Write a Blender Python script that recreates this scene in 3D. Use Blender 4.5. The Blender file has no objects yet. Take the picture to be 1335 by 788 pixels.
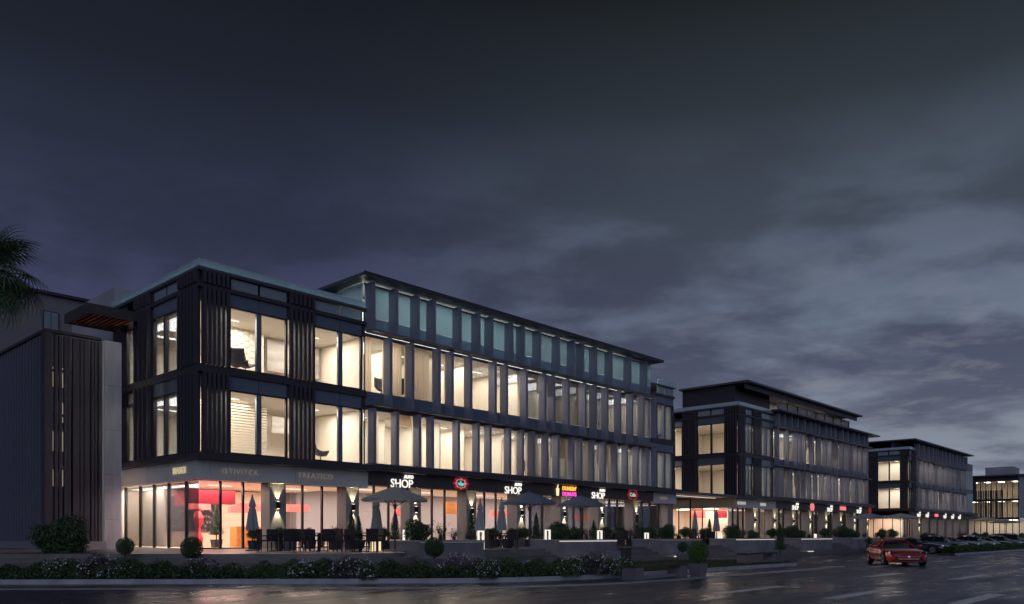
import bpy, math, random
import numpy as np
from mathutils import Vector, Matrix
R = math.radians
random.seed(7)
sc = bpy.context.scene
COL = sc.collection

# ------------------------------------------------------------------ camera
# X runs along the shop fronts (away from the camera), Y runs into the blocks, road at z = 0
EYE = 1.5
FPX, CX, HY = 1033.0, 667.5, 698.0
cam_d = bpy.data.cameras.new('camera'); cam = bpy.data.objects.new('camera', cam_d); COL.objects.link(cam)
cam.location = (0, 0, EYE)
cam.rotation_euler = (R(90), 0, R(42.74 - 90))
cam_d.sensor_width = 36; cam_d.lens = 36 * FPX / 1335
cam_d.shift_y = (HY - 394) / 1335
cam_d.clip_start = 0.1; cam_d.clip_end = 6000
sc.camera = cam
CU, SU = math.cos(R(42.74)), math.sin(R(42.74))

def along(px, Y):
    """X on the row Y = const that is seen in the direction px"""
    t = (px - CX) / FPX
    return Y * (CU + SU * t) / (SU - CU * t)
def into(px, X):
    """Y on the line X = const that is seen in the direction px"""
    t = (px - CX) / FPX
    return X * (SU - CU * t) / (CU + SU * t)
def far(px, D):
    """ground point at distance D in the direction px"""
    r = (px - CX) / FPX * D
    return (SU * r + CU * D, -CU * r + SU * D)

# ------------------------------------------------------------------ render / colour
sc.view_settings.view_transform = 'Standard'; sc.view_settings.look = 'None'
sc.view_settings.exposure = 0; sc.view_settings.gamma = 1
sc.render.engine = 'CYCLES'

# ------------------------------------------------------------------ world : dusk sky with cloud banks
w = bpy.data.worlds.new('World'); sc.world = w; w.use_nodes = True
nt = w.node_tree; nt.nodes.clear()
def N(t, tree=None, **kw):
    n = (tree or nt).nodes.new(t)
    for k, v in kw.items(): setattr(n, k, v)
    return n
def mth(op, a, b=None, c=None, clamp=False, tree=None):
    tr = tree or nt
    n = tr.nodes.new('ShaderNodeMath'); n.operation = op; n.use_clamp = clamp
    for i, v in enumerate((a, b, c)):
        if v is None: continue
        if isinstance(v, (int, float)): n.inputs[i].default_value = v
        else: tr.links.new(v, n.inputs[i])
    return n.outputs[0]
def ramp(fac, stops, tree=None, interp='LINEAR'):
    tr = tree or nt
    n = tr.nodes.new('ShaderNodeValToRGB'); cr = n.color_ramp; cr.interpolation = interp
    while len(cr.elements) > 1: cr.elements.remove(cr.elements[-1])
    cr.elements[0].position = stops[0][0]; cr.elements[0].color = (*stops[0][1], 1)
    for p, c in stops[1:]:
        e = cr.elements.new(p); e.color = (*c, 1)
    tr.links.new(fac, n.inputs[0]); return n.outputs[0]
def mixc(fac, a, b, tree=None, mode='MIX'):
    tr = tree or nt
    n = tr.nodes.new('ShaderNodeMix'); n.data_type = 'RGBA'; n.blend_type = mode
    for i, v in ((0, fac), (6, a), (7, b)):
        if isinstance(v, (int, float)): n.inputs[i].default_value = v
        elif isinstance(v, tuple): n.inputs[i].default_value = (*v, 1)
        else: tr.links.new(v, n.inputs[i])
    return n.outputs[2]
tc = N('ShaderNodeTexCoord'); sep = N('ShaderNodeSeparateXYZ')
nt.links.new(tc.outputs['Generated'], sep.inputs[0])
dx, dy, dz = sep.outputs
hz = mth('MAXIMUM', dz, 0.0)
base = ramp(hz, [(0, (.135, .148, .245)), (.10, (.094, .102, .192)), (.26, (.055, .060, .125)), (.37, (.033, .040, .076)),
                 (.48, (.0145, .018, .029)), (.58, (.008, .0105, .0155)), (1, (.007, .009, .013))])
glow = ramp(hz, [(0, (.28, .30, .37)), (.10, (.23, .26, .32)), (.24, (.145, .178, .248)), (.36, (.088, .112, .156)),
                 (.46, (.032, .042, .054)), (.56, (.012, .015, .017)), (1, (.007, .009, .013))])
hl = mth('SQRT', mth('ADD', mth('MULTIPLY', dx, dx), mth('MULTIPLY', dy, dy)))
az = mth('DIVIDE', mth('ADD', mth('MULTIPLY', dx, .995), mth('MULTIPLY', dy, .10)), mth('MAXIMUM', hl, .01))
mr = N('ShaderNodeMapRange', interpolation_type='SMOOTHSTEP')
nt.links.new(az, mr.inputs[0]); mr.inputs[1].default_value = .60; mr.inputs[2].default_value = 1.0
gaz = mr.outputs[0]
sky = mixc(gaz, base, glow)
# clouds: a layer seen in perspective
cz = mth('ADD', mth('MAXIMUM', dz, 0), .16)
comb = N('ShaderNodeCombineXYZ')
# along-view and across-view coordinates so that the banks lie level in the distance
nt.links.new(mth('DIVIDE', mth('ADD', mth('MULTIPLY', dx, .8), mth('MULTIPLY', dy, .6)), cz), comb.inputs[0])
nt.links.new(mth('MULTIPLY', mth('DIVIDE', mth('SUBTRACT', mth('MULTIPLY', dx, .6), mth('MULTIPLY', dy, .8)), cz), .75), comb.inputs[1])
def cloud(scale, detail, off, rough=.5):
    mp = N('ShaderNodeMapping'); mp.inputs['Location'].default_value = off
    nt.links.new(comb.outputs[0], mp.inputs[0])
    n = N('ShaderNodeTexNoise'); n.inputs['Scale'].default_value = scale; n.inputs['Detail'].default_value = detail
    n.inputs['Roughness'].default_value = rough; n.inputs['Distortion'].default_value = .25
    nt.links.new(mp.outputs[0], n.inputs['Vector']); return n.outputs[0]
c1 = cloud(2.4, 6, (4.3, 1.7, 0)); c2 = cloud(4.6, 4, (1.0, 8.2, 3), .55)
bank = ramp(hz, [(0, (.47,) * 3), (.09, (.44,) * 3), (.17, (.56,) * 3), (.22, (.58,) * 3), (.27, (.44,) * 3), (.33, (.51,) * 3), (.42, (.53,) * 3), (1, (.5,) * 3)])
cm = mth('ADD', mth('ADD', mth('MULTIPLY', c1, .66), mth('MULTIPLY', c2, .34)), mth('SUBTRACT', mth('MULTIPLY', bank, 1.0), .5))
mr2 = N('ShaderNodeMapRange', interpolation_type='SMOOTHSTEP'); nt.links.new(cm, mr2.inputs[0])
mr2.inputs[1].default_value = .40; mr2.inputs[2].default_value = .61
low = N('ShaderNodeMapRange', interpolation_type='SMOOTHSTEP'); nt.links.new(dz, low.inputs[0])
low.inputs[1].default_value = .58; low.inputs[2].default_value = .30
cmask = mth('MULTIPLY', mth('MULTIPLY', mr2.outputs[0], low.outputs[0]), .85)
ccol = mixc(gaz, ramp(hz, [(0, (.070, .076, .125)), (.2, (.038, .042, .084)), (.35, (.024, .028, .052)), (.5, (.012, .015, .022))]),
            ramp(hz, [(0, (.110, .122, .175)), (.14, (.074, .084, .132)), (.22, (.052, .060, .105)), (.35, (.042, .052, .074)), (.5, (.017, .022, .028))]))
sky = mixc(cmask, sky, ccol)
# thin bright veils under the clouds near the horizon
c3 = cloud(5.5, 6, (9, 2, 5), .6)
mr3 = N('ShaderNodeMapRange', interpolation_type='SMOOTHSTEP'); nt.links.new(c3, mr3.inputs[0]); mr3.inputs[1].default_value = .53; mr3.inputs[2].default_value = .70
low3 = N('ShaderNodeMapRange', interpolation_type='SMOOTHSTEP'); nt.links.new(dz, low3.inputs[0]); low3.inputs[1].default_value = .36; low3.inputs[2].default_value = .12
veil = mth('MULTIPLY', mth('MULTIPLY', mr3.outputs[0], low3.outputs[0]), mth('MULTIPLY', gaz, .42))
sky = mixc(veil, sky, (.24, .25, .29))
# below the horizon the dome stays dark ground-coloured
below = mth('LESS_THAN', dz, -0.002)
sky = mixc(below, sky, (.02, .02, .03))
bg = N('ShaderNodeBackground'); nt.links.new(sky, bg.inputs[0]); bg.inputs[1].default_value = 1.0
out = N('ShaderNodeOutputWorld'); nt.links.new(bg.outputs[0], out.inputs[0])

# faint last light from the western sky, very soft
sd = bpy.data.lights.new('sun', 'SUN'); sun = bpy.data.objects.new('sun', sd); COL.objects.link(sun)
sd.energy = 0.62; sd.angle = R(60); sd.color = (.68, .77, 1.0)
sun.rotation_euler = Vector((0.62, 0.66, -0.42)).to_track_quat('-Z', 'Y').to_euler()
sun.location = (0, 0, 60)

# ------------------------------------------------------------------ materials
def mat(name, col, rough=.6, metal=0, var=.12, scale=3, bump=0, bscale=40, emit=None, estr=0, spec=.5, alpha=None, stretch=None):
    m = bpy.data.materials.new(name); m.use_nodes = True
    t = m.node_tree; p = t.nodes['Principled BSDF']
    tcn = t.nodes.new('ShaderNodeTexCoord'); mp = t.nodes.new('ShaderNodeMapping')
    if stretch: mp.inputs['Scale'].default_value = stretch
    t.links.new(tcn.outputs['Object'], mp.inputs[0])
    nz = t.nodes.new('ShaderNodeTexNoise'); nz.inputs['Scale'].default_value = scale; nz.inputs['Detail'].default_value = 4
    t.links.new(mp.outputs[0], nz.inputs['Vector'])
    lo = tuple(c * (1 - var) for c in col); hi = tuple(min(1, c * (1 + var)) for c in col)
    c = ramp(nz.outputs[0], [(.3, lo), (.7, hi)], t)
    t.links.new(c, p.inputs['Base Color'])
    p.inputs['Roughness'].default_value = rough; p.inputs['Metallic'].default_value = metal
    p.inputs['Specular IOR Level'].default_value = spec
    if bump:
        nb = t.nodes.new('ShaderNodeTexNoise'); nb.inputs['Scale'].default_value = bscale; nb.inputs['Detail'].default_value = 3
        t.links.new(mp.outputs[0], nb.inputs['Vector'])
        b = t.nodes.new('ShaderNodeBump'); b.inputs['Strength'].default_value = bump; b.inputs['Distance'].default_value = .02
        t.links.new(nb.outputs[0], b.inputs['Height']); t.links.new(b.outputs[0], p.inputs['Normal'])
    if emit:
        p.inputs['Emission Color'].default_value = (*emit, 1); p.inputs['Emission Strength'].default_value = estr
    return m
def glassmat(name, tint, refl=(.9, .95, 1.0), base=.06, body=None, bodyfac=0.0, rough=.02):
    m = bpy.data.materials.new(name); m.use_nodes = True
    t = m.node_tree; t.nodes.clear()
    o = t.nodes.new('ShaderNodeOutputMaterial'); tr = t.nodes.new('ShaderNodeBsdfTransparent'); tr.inputs[0].default_value = (*tint, 1)
    g = t.nodes.new('ShaderNodeBsdfGlossy'); g.inputs[0].default_value = (*refl, 1); g.inputs['Roughness'].default_value = rough
    lw = t.nodes.new('ShaderNodeLayerWeight'); lw.inputs[0].default_value = .25
    nz = t.nodes.new('ShaderNodeTexNoise'); nz.inputs['Scale'].default_value = .6
    bp = t.nodes.new('ShaderNodeBump'); bp.inputs['Strength'].default_value = .04; bp.inputs['Distance'].default_value = .1
    t.links.new(nz.outputs[0], bp.inputs['Height']); t.links.new(bp.outputs[0], g.inputs['Normal'])
    f = mth('ADD', mth('MULTIPLY', lw.outputs['Fresnel'], .9, tree=t), base, tree=t, clamp=True)
    src = tr.outputs[0]
    if body:
        d = t.nodes.new('ShaderNodeBsdfDiffuse'); d.inputs[0].default_value = (*body, 1)
        tl = t.nodes.new('ShaderNodeBsdfTranslucent'); tl.inputs[0].default_value = (*body, 1)
        ms = t.nodes.new('ShaderNodeMixShader'); ms.inputs[0].default_value = .5
        t.links.new(d.outputs[0], ms.inputs[1]); t.links.new(tl.outputs[0], ms.inputs[2])
        m2 = t.nodes.new('ShaderNodeMixShader'); m2.inputs[0].default_value = bodyfac
        t.links.new(src, m2.inputs[1]); t.links.new(ms.outputs[0], m2.inputs[2]); src = m2.outputs[0]
    mx = t.nodes.new('ShaderNodeMixShader'); t.links.new(f, mx.inputs[0]); t.links.new(src, mx.inputs[1]); t.links.new(g.outputs[0], mx.inputs[2])
    t.links.new(mx.outputs[0], o.inputs[0]); return m
def leafmat(name, a, b, rough=.55):
    m = bpy.data.materials.new(name); m.use_nodes = True
    t = m.node_tree; p = t.nodes['Principled BSDF']
    g = t.nodes.new('ShaderNodeNewGeometry')
    c = ramp(g.outputs['Random Per Island'], [(0, a), (1, b)], t)
    t.links.new(c, p.inputs['Base Color']); p.inputs['Roughness'].default_value = rough
    p.inputs['Specular IOR Level'].default_value = .35
    return m
def lampmat(name, col, s):
    m = bpy.data.materials.new(name); m.use_nodes = True
    t = m.node_tree; t.nodes.clear()
    o = t.nodes.new('ShaderNodeOutputMaterial'); e = t.nodes.new('ShaderNodeEmission')
    e.inputs[0].default_value = (*col, 1); e.inputs[1].default_value = s; t.links.new(e.outputs[0], o.inputs[0]); return m
def wetroad():
    m = bpy.data.materials.new('wet_asphalt'); m.use_nodes = True
    t = m.node_tree; p = t.nodes['Principled BSDF']
    tcn = t.nodes.new('ShaderNodeTexCoord')
    def nz(scale, det=4, st=(1, 1, 1), rough=.5):
        mp = t.nodes.new('ShaderNodeMapping'); mp.inputs['Scale'].default_value = st; t.links.new(tcn.outputs['Object'], mp.inputs[0])
        n = t.nodes.new('ShaderNodeTexNoise'); n.inputs['Scale'].default_value = scale; n.inputs['Detail'].default_value = det
        n.inputs['Roughness'].default_value = rough
        t.links.new(mp.outputs[0], n.inputs['Vector']); return n.outputs[0]
    big = nz(.22, 5, (.5, 1.6, 1)); mid = nz(1.1, 4, (.35, 1.5, 1)); fine = nz(60, 2)
    c = ramp(big, [(.35, (.034, .033, .060)), (.65, (.056, .054, .092))], t)
    c = mixc(mth('MULTIPLY', fine, .5, tree=t), c, (.075, .075, .09), t)
    t.links.new(c, p.inputs['Base Color'])
    wet = mth('ADD', mth('MULTIPLY', big, .5, tree=t), mth('MULTIPLY', mid, .5, tree=t), tree=t)
    r = ramp(wet, [(.36, (.15,) * 3), (.46, (.27,) * 3), (.60, (.42,) * 3)], t)
    t.links.new(r, p.inputs['Roughness'])
    p.inputs['Specular IOR Level'].default_value = .45; p.inputs['Specular Tint'].default_value = (.80, .86, 1, 1)
    b = t.nodes.new('ShaderNodeBump'); b.inputs['Strength'].default_value = .12; b.inputs['Distance'].default_value = .010
    t.links.new(mth('ADD', mth('MULTIPLY', mid, 1.4, tree=t), mth('MULTIPLY', fine, .30, tree=t), tree=t), b.inputs['Height'])
    t.links.new(b.outputs[0], p.inputs['Normal']); return m

M = {}
M['road'] = wetroad()
M['soil'] = mat('soil', (.035, .032, .03), .9, bump=.4, bscale=12)
M['paving'] = mat('stone_paving', (.10, .098, .11), .38, bump=.15, bscale=25, scale=1.2, var=.25)
M['deck'] = mat('terrace_stone', (.15, .135, .135), .35, scale=1.0, var=.25, bump=.1, bscale=20)
M['step'] = mat('step_stone', (.13, .115, .12), .40, scale=1.5, var=.25, bump=.1, bscale=20)
M['kerb'] = mat('kerb_concrete', (.36, .36, .40), .6, scale=2, var=.2, bump=.2)
M['paint'] = mat('road_paint', (.80, .80, .82), .35, scale=6, var=.35, bump=.1)
M['grass_base'] = mat('lawn', (.020, .038, .014), .9, scale=4, var=.35, bump=.6, bscale=60)
M['dark_metal'] = mat('dark_bronze_metal', (.060, .052, .062), .45, .2, scale=2)
M['fin'] = mat('fin_grey_metal', (.22, .225, .29), .45, .1, scale=1.3, var=.15, stretch=(1, 1, .15))
M['fin_mid'] = mat('fin_mid_metal', (.21, .21, .26), .45, .1, scale=1.3, var=.2)
M['fin_dark'] = mat('fin_dark_metal', (.15, .15, .185), .45, .15, scale=1.3, var=.15)
M['roof'] = mat('roof_metal', (.13, .13, .155), .45, .4, scale=.7)
M['slat'] = mat('slat_metal', (.055, .048, .062), .5, .1, scale=2, stretch=(1, 1, .1))
M['slat_blue'] = mat('slat_painted', (.14, .14, .20), .55, .1, scale=2, stretch=(1, 1, .1))
M['fascia'] = mat('fascia_grey', (.62, .61, .58), .5, 0, scale=1, var=.1)
M['fascia_cream'] = mat('fascia_cream', (.50, .46, .36), .55, scale=1, var=.1)
M['fascia_dark'] = mat('fascia_brown', (.095, .078, .080), .5, .1, scale=1)
M['concrete'] = mat('concrete', (.36, .36, .40), .75, scale=1.4, stretch=(1, 1, .3), var=.22, bump=.12, bscale=15)
M['conc_dark'] = mat('concrete_dark', (.21, .20, .225), .75, scale=1.2, var=.2, bump=.12, bscale=15)
M['col'] = mat('column_stone', (.27, .25, .24), .7, scale=1.5, var=.12, bump=.1, bscale=20)
M['far_wall'] = mat('far_wall_render', (.20, .19, .21), .8, scale=.5)
M['wall_in'] = mat('interior_plaster', (.80, .74, .64), .8, scale=.8, var=.05)
M['wall_peach'] = mat('interior_peach_plaster', (.84, .73, .61), .8, scale=.8, var=.06)
M['wall_pale'] = mat('interior_pale_plaster', (.80, .78, .70), .8, scale=.8, var=.05)
M['ceil'] = mat('ceiling', (.55, .52, .47), .85, scale=1, var=.06)
M['floor_in'] = mat('interior_floor', (.42, .33, .25), .35, scale=1, var=.1)
M['marble'] = mat('marble_panel', (.42, .39, .36), .4, scale=1.3, var=.35, stretch=(1, 1, 3))
M['frame'] = mat('frame_black', (.022, .020, .026), .4, .3)
M['mullion'] = mat('mullion_grey', (.17, .19, .23), .4, .3)
M['wood'] = mat('red_cedar', (.22, .065, .045), .55, scale=2, stretch=(8, 1, 8), var=.3)
M['curtain'] = mat('curtain_linen', (.70, .60, .47), .9, scale=2, var=.08)
M['blind'] = mat('blind_slats', (.60, .54, .44), .7, scale=2, var=.08)
M['red'] = mat('red_lacquer', (.62, .03, .05), .5)
M['darkred'] = mat('dark_red_panel', (.36, .02, .04), .5)
M['redlit'] = mat('red_lamp_shade', (.80, .17, .16), .6, emit=(1, .20, .17), estr=.25)
M['orange'] = mat('orange_timber', (.62, .24, .06), .5, scale=3, stretch=(1, 1, 6), var=.2)
M['wicker'] = mat('dark_wicker', (.030, .027, .032), .6, scale=50, var=.4, bump=.5, bscale=120)
M['tabletop'] = mat('table_top', (.07, .06, .06), .3)
M['canvas_grey'] = mat('canvas_grey', (.52, .55, .53), .85, scale=5, var=.08)
M['canvas_blue'] = mat('canvas_blue_grey', (.24, .28, .38), .85, scale=5, var=.08)
M['canvas_pale'] = mat('canvas_pale', (.46, .50, .54), .85, scale=5, var=.1)
M['pot'] = mat('pot_dark', (.05, .045, .055), .6, bump=.1)
M['potstone'] = mat('pot_stone', (.17, .15, .17), .7, bump=.1)
M['bark'] = mat('bark', (.07, .05, .04), .9, bump=.5, bscale=20)
M['palmbark'] = mat('palm_bark', (.10, .075, .055), .9, bump=.6, bscale=8, stretch=(1, 1, 6))
M['leaf'] = leafmat('leaf_green', (.028, .058, .022), (.080, .130, .045))
M['leaf_dark'] = leafmat('leaf_dark_green', (.028, .055, .028), (.065, .115, .05))
M['leaf_bright'] = leafmat('leaf_bright_green', (.045, .105, .018), (.115, .20, .045))
M['leaf_palm'] = leafmat('leaf_palm', (.05, .10, .05), (.12, .19, .10))
M['leaf_purple'] = leafmat('leaf_purple', (.05, .04, .05), (.12, .085, .11))
M['flower'] = leafmat('flower_white', (.50, .50, .58), (.80, .80, .85))
M['blade'] = leafmat('grass_blade', (.020, .042, .012), (.050, .090, .025))
M['glass'] = glassmat('window_glass', (.93, .95, .95), base=.03)
M['glass_shop'] = glassmat('shop_glass', (.95, .92, .92), base=.02)
M['glass_spandrel'] = glassmat('spandrel_glass', (.25, .30, .36), base=.05, body=(.26, .33, .42), bodyfac=.8, rough=.1)
M['glass_teal'] = glassmat('teal_glass', (.35, .5, .52), base=.08, body=(.58, .66, .68), bodyfac=.75, rough=.05)
M['glass_parapet'] = glassmat('parapet_glass', (.5, .7, .7), base=.25, body=(.72, .92, .92), bodyfac=.9, rough=.05)
M['glass_lantern'] = glassmat('clerestory_glass', (.7, .7, .68), base=.05, body=(.5, .48, .45), bodyfac=.5, rough=.1)
M['lamp_room'] = lampmat('ceiling_panel_light', (1, .84, .66), 15)
M['lamp_shop'] = lampmat('shop_ceiling_light', (1, .80, .60), 8)
M['lamp_dim'] = lampmat('ceiling_panel_dim', (1, .82, .62), 7)
M['lamp_fitting'] = lampmat('ceiling_fitting', (1, .9, .76), 1.6)
M['parapet_glow'] = lampmat('added_parapet_glow', (.75, .95, 1), 2.6)
M['lamp_cool'] = lampmat('cool_panel_light', (.80, .93, 1), 26)
M['lamp_white'] = lampmat('white_tube', (1, .95, .84), 1.0)
M['lamp_strip'] = lampmat('led_strip', (1, .90, .78), .75)
M['dim_strip'] = lampmat('dim_glow_strip', (.85, .86, .88), .10)  # planter LED lines, and painted light on the slatted block's wall edge
M['lamp_cream'] = lampmat('cream_lantern', (1, .80, .50), 1.0)
M['lamp_sconce'] = lampmat('wall_lamp_lens', (1, .88, .55), 6)
M['sign_white'] = lampmat('sign_white', (1, .97, .88), 1.1)
M['sign_dimwhite'] = lampmat('sign_soft_white', (.8, .78, .70), .55)
M['sign_gold'] = mat('sign_gold', (.75, .62, .38), .35, .6, emit=(1, .85, .5), estr=.38)
M['sign_bronze'] = mat('sign_bronze', (.50, .42, .34), .35, .5, emit=(1, .8, .6), estr=.10)
M['sign_red'] = lampmat('sign_red', (.62, .06, .08), .33)
M['sign_teal'] = lampmat('sign_teal', (.20, .75, .72), .8)
M['sign_orange'] = lampmat('sign_orange', (1, .42, .06), 1.6)
M['sign_pink'] = lampmat('sign_pink', (1, .10, .62), 1.3)
M['sign_cream'] = lampmat('sign_cream', (1, .75, .40), 1.3)
M['sign_rose'] = lampmat('sign_rose', (1, .25, .28), .9)
M['window_lit'] = lampmat('far_lit_window', (1, .86, .66), .26)
M['chrome'] = mat('chrome', (.6, .6, .62), .2, 1)
M['alloy'] = mat('alloy', (.62, .62, .65), .35, .5)
M['tyre'] = mat('tyre_rubber', (.018, .018, .02), .8)
M['carglass'] = mat('car_glass', (.012, .013, .016), .06, 0, spec=.8)
M['skin'] = mat('skin', (.45, .30, .22), .6)
cm_ = M['curtain'].node_tree; tl_ = cm_.nodes.new('ShaderNodeBsdfTranslucent'); tl_.inputs[0].default_value = (.80, .68, .54, 1)
mx_ = cm_.nodes.new('ShaderNodeMixShader'); mx_.inputs[0].default_value = .6
cm_.links.new(cm_.nodes['Principled BSDF'].outputs[0], mx_.inputs[1]); cm_.links.new(tl_.outputs[0], mx_.inputs[2])
cm_.links.new(mx_.outputs[0], [n for n in cm_.nodes if n.type == 'OUTPUT_MATERIAL'][0].inputs[0])
for kk_, cc_ in (('canvas_grey', (.5, .52, .50)), ('canvas_blue', (.26, .30, .40)), ('canvas_pale', (.5, .52, .56))):
    tr_ = M[kk_].node_tree; t2 = tr_.nodes.new('ShaderNodeBsdfTranslucent'); t2.inputs[0].default_value = (*cc_, 1)
    m2_ = tr_.nodes.new('ShaderNodeMixShader'); m2_.inputs[0].default_value = .45
    tr_.links.new(tr_.nodes['Principled BSDF'].outputs[0], m2_.inputs[1]); tr_.links.new(t2.outputs[0], m2_.inputs[2])
    tr_.links.new(m2_.outputs[0], [n for n in tr_.nodes if n.type == 'OUTPUT_MATERIAL'][0].inputs[0])
def carpaint(name, col, metal=.4):
    m = mat(name, col, .25, metal, var=.04); m.node_tree.nodes['Principled BSDF'].inputs['Coat Weight'].default_value = .8
    m.node_tree.nodes['Principled BSDF'].inputs['Coat Roughness'].default_value = .05
    return m
def stripmat(name, emit, s):
    return lampmat(name, emit, s)

# ------------------------------------------------------------------ helpers
class MB:
    def __init__(s): s.v = []; s.f = []
    def box(s, x0, x1, y0, y1, z0, z1):
        n = len(s.v)
        s.v += [(x0, y0, z0), (x1, y0, z0), (x1, y1, z0), (x0, y1, z0), (x0, y0, z1), (x1, y0, z1), (x1, y1, z1), (x0, y1, z1)]
        s.f += [tuple(n + i for i in q) for q in ((0, 3, 2, 1), (4, 5, 6, 7), (0, 1, 5, 4), (1, 2, 6, 5), (2, 3, 7, 6), (3, 0, 4, 7))]
        return s
    def quad(s, a, b, c, d):
        n = len(s.v); s.v += [a, b, c, d]; s.f.append((n, n + 1, n + 2, n + 3)); return s
    def prism(s, poly, z0, z1):
        n = len(s.v); k = len(poly)
        a = sum(poly[i][0] * poly[(i + 1) % k][1] - poly[(i + 1) % k][0] * poly[i][1] for i in range(k))
        if a < 0: poly = poly[::-1]
        s.v += [(x, y, z0) for x, y in poly] + [(x, y, z1) for x, y in poly]
        s.f.append(tuple(n + i for i in range(k))[::-1]); s.f.append(tuple(n + k + i for i in range(k)))
        for i in range(k):
            j = (i + 1) % k; s.f.append((n + i, n + j, n + k + j, n + k + i))
        return s
    def tube(s, p, q, r0, r1=None, k=8, cap=True):
        r1 = r0 if r1 is None else r1
        p = Vector(p); q = Vector(q); d = (q - p)
        if d.length < 1e-6: return s
        d.normalize(); a = d.orthogonal().normalized(); b = d.cross(a); n = len(s.v)
        for c, r in ((p, r0), (q, r1)):
            for i in range(k):
                t = 2 * math.pi * i / k; s.v.append(tuple(c + a * math.cos(t) * r + b * math.sin(t) * r))
        for i in range(k):
            j = (i + 1) % k; s.f.append((n + i, n + j, n + k + j, n + k + i))
        if cap: s.f.append(tuple(n + i for i in range(k))[::-1]); s.f.append(tuple(n + k + i for i in range(k)))
        return s
    def lathe(s, prof, c=(0, 0, 0), k=12):
        n = len(s.v); m = len(prof)
        for r, z in prof:
            for i in range(k):
                t = 2 * math.pi * i / k; s.v.append((c[0] + r * math.cos(t), c[1] + r * math.sin(t), c[2] + z))
        for a in range(m - 1):
            for i in range(k):
                j = (i + 1) % k; s.f.append((n + a * k + i, n + a * k + j, n + (a + 1) * k + j, n + (a + 1) * k + i))
        s.f.append(tuple(n + i for i in range(k))[::-1]); s.f.append(tuple(n + (m - 1) * k + i for i in range(k)))
        return s
    def mesh(s, name, m, off=(0, 0, 0), smooth=False):
        me = bpy.data.meshes.new(name)
        me.from_pydata([(v[0] - off[0], v[1] - off[1], v[2] - off[2]) for v in s.v], [], s.f)
        if m: me.materials.append(m)
        if smooth: me.polygons.foreach_set('use_smooth', [True] * len(me.polygons))
        me.update(); return me
    def build(s, name, m, parent=None, smooth=False, origin=None):
        """vertices given in world coordinates (parent roots carry no rotation at build time)"""
        off = wloc(parent) if parent else (origin or (0, 0, 0))
        o = bpy.data.objects.new(name, s.mesh(name, m, off, smooth)); COL.objects.link(o)
        if parent: o.parent = parent
        elif origin: o.location = origin
        return o
def wloc(o):
    v = Vector((0, 0, 0))
    while o: v += o.location; o = o.parent
    return v
def empty(name, loc, label, cat, group=None, rz=0):
    o = bpy.data.objects.new(name, None); COL.objects.link(o); o.location = loc; o.rotation_euler = (0, 0, rz)
    o.empty_display_size = .2
    return tag(o, label, cat, group)
def tag(o, label, cat, group=None):
    o['label'] = label; o['category'] = cat
    if group: o['group'] = group
    return o
def struct(o): o['kind'] = 'structure'; return o
def piece(name, me, parent, loc, rz=0, scale=None):
    """an object sharing the mesh me; loc is in the parent's space"""
    o = bpy.data.objects.new(name, me); COL.objects.link(o); o.parent = parent; o.location = loc
    if rz: o.rotation_euler = (0, 0, rz)
    if scale: o.scale = scale
    return o
KIDS = {}
def copy_tree(o, loc, rz=None, label=None, scale=None):
    kids = [c for c in bpy.data.objects if c.parent == o] if o.name not in KIDS else KIDS[o.name]
    KIDS[o.name] = kids
    c = o.copy(); COL.objects.link(c); c.location = loc
    if rz is not None: c.rotation_euler = (0, 0, rz)
    if scale: c.scale = scale if isinstance(scale, tuple) else (scale,) * 3
    if label: c['label'] = label
    for ch in kids:
        k2 = KIDS.get(ch.name)
        if k2 is None: k2 = [g for g in bpy.data.objects if g.parent == ch]; KIDS[ch.name] = k2
        d = ch.copy(); COL.objects.link(d); d.parent = c
        for g in k2:
            e = g.copy(); COL.objects.link(e); e.parent = d
    return c
def np_mesh(name, verts, quads, m):
    me = bpy.data.meshes.new(name); nv = len(verts); nf = len(quads)
    me.vertices.add(nv); me.vertices.foreach_set('co', np.asarray(verts, dtype=np.float32).ravel())
    me.loops.add(nf * 4); me.loops.foreach_set('vertex_index', np.asarray(quads, dtype=np.int32).ravel())
    me.polygons.add(nf); me.polygons.foreach_set('loop_start', np.arange(0, nf * 4, 4, dtype=np.int32))
    me.polygons.foreach_set('loop_total', np.full(nf, 4, dtype=np.int32))
    me.update(calc_edges=True); me.validate(); me.materials.append(m); return me
def leaves(name, P, size, m, seed=1, aspect=.45, outward=None, upright=None):
    """P: n x 3 points; one small leaf face each"""
    rg = np.random.default_rng(seed); n = len(P)
    d = rg.normal(size=(n, 3))
    if upright is not None: d = d * .5 + upright
    if outward is not None:      # leaf faces look outwards, more or less
        nn = rg.normal(size=(n, 3)) * .55 + outward; d = np.cross(nn, d)
    d /= np.linalg.norm(d, axis=1)[:, None] + 1e-9
    e = np.cross(d, nn if outward is not None else rg.normal(size=(n, 3))); e /= np.linalg.norm(e, axis=1)[:, None] + 1e-9
    s = (size * rg.uniform(.6, 1.3, n))[:, None]
    v = np.stack([P - d * s * .5, P + e * s * aspect * .5, P + d * s * .5, P - e * s * aspect * .5], axis=1).reshape(-1, 3)
    return np_mesh(name, v, np.arange(n * 4).reshape(-1, 4), m)
def blob_points(n, rx, ry, rz, seed, lump=.14, cz=0, fill=.35, tufts=16):
    rg = np.random.default_rng(seed)
    d = rg.normal(size=(n, 3)); d /= np.linalg.norm(d, axis=1)[:, None]
    c = rg.normal(size=(tufts, 3)); c /= np.linalg.norm(c, axis=1)[:, None]
    near = (d @ c.T).max(axis=1)
    r = (1 - lump) + lump * 2.2 * np.clip((near - .80) / .2, -1, 1) * rg.uniform(.4, 1, n)
    r *= 1 - fill * rg.random(n) ** 2.2
    P = d * r[:, None] * np.array([rx, ry, rz]); P[:, 2] += cz
    return P, d
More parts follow.
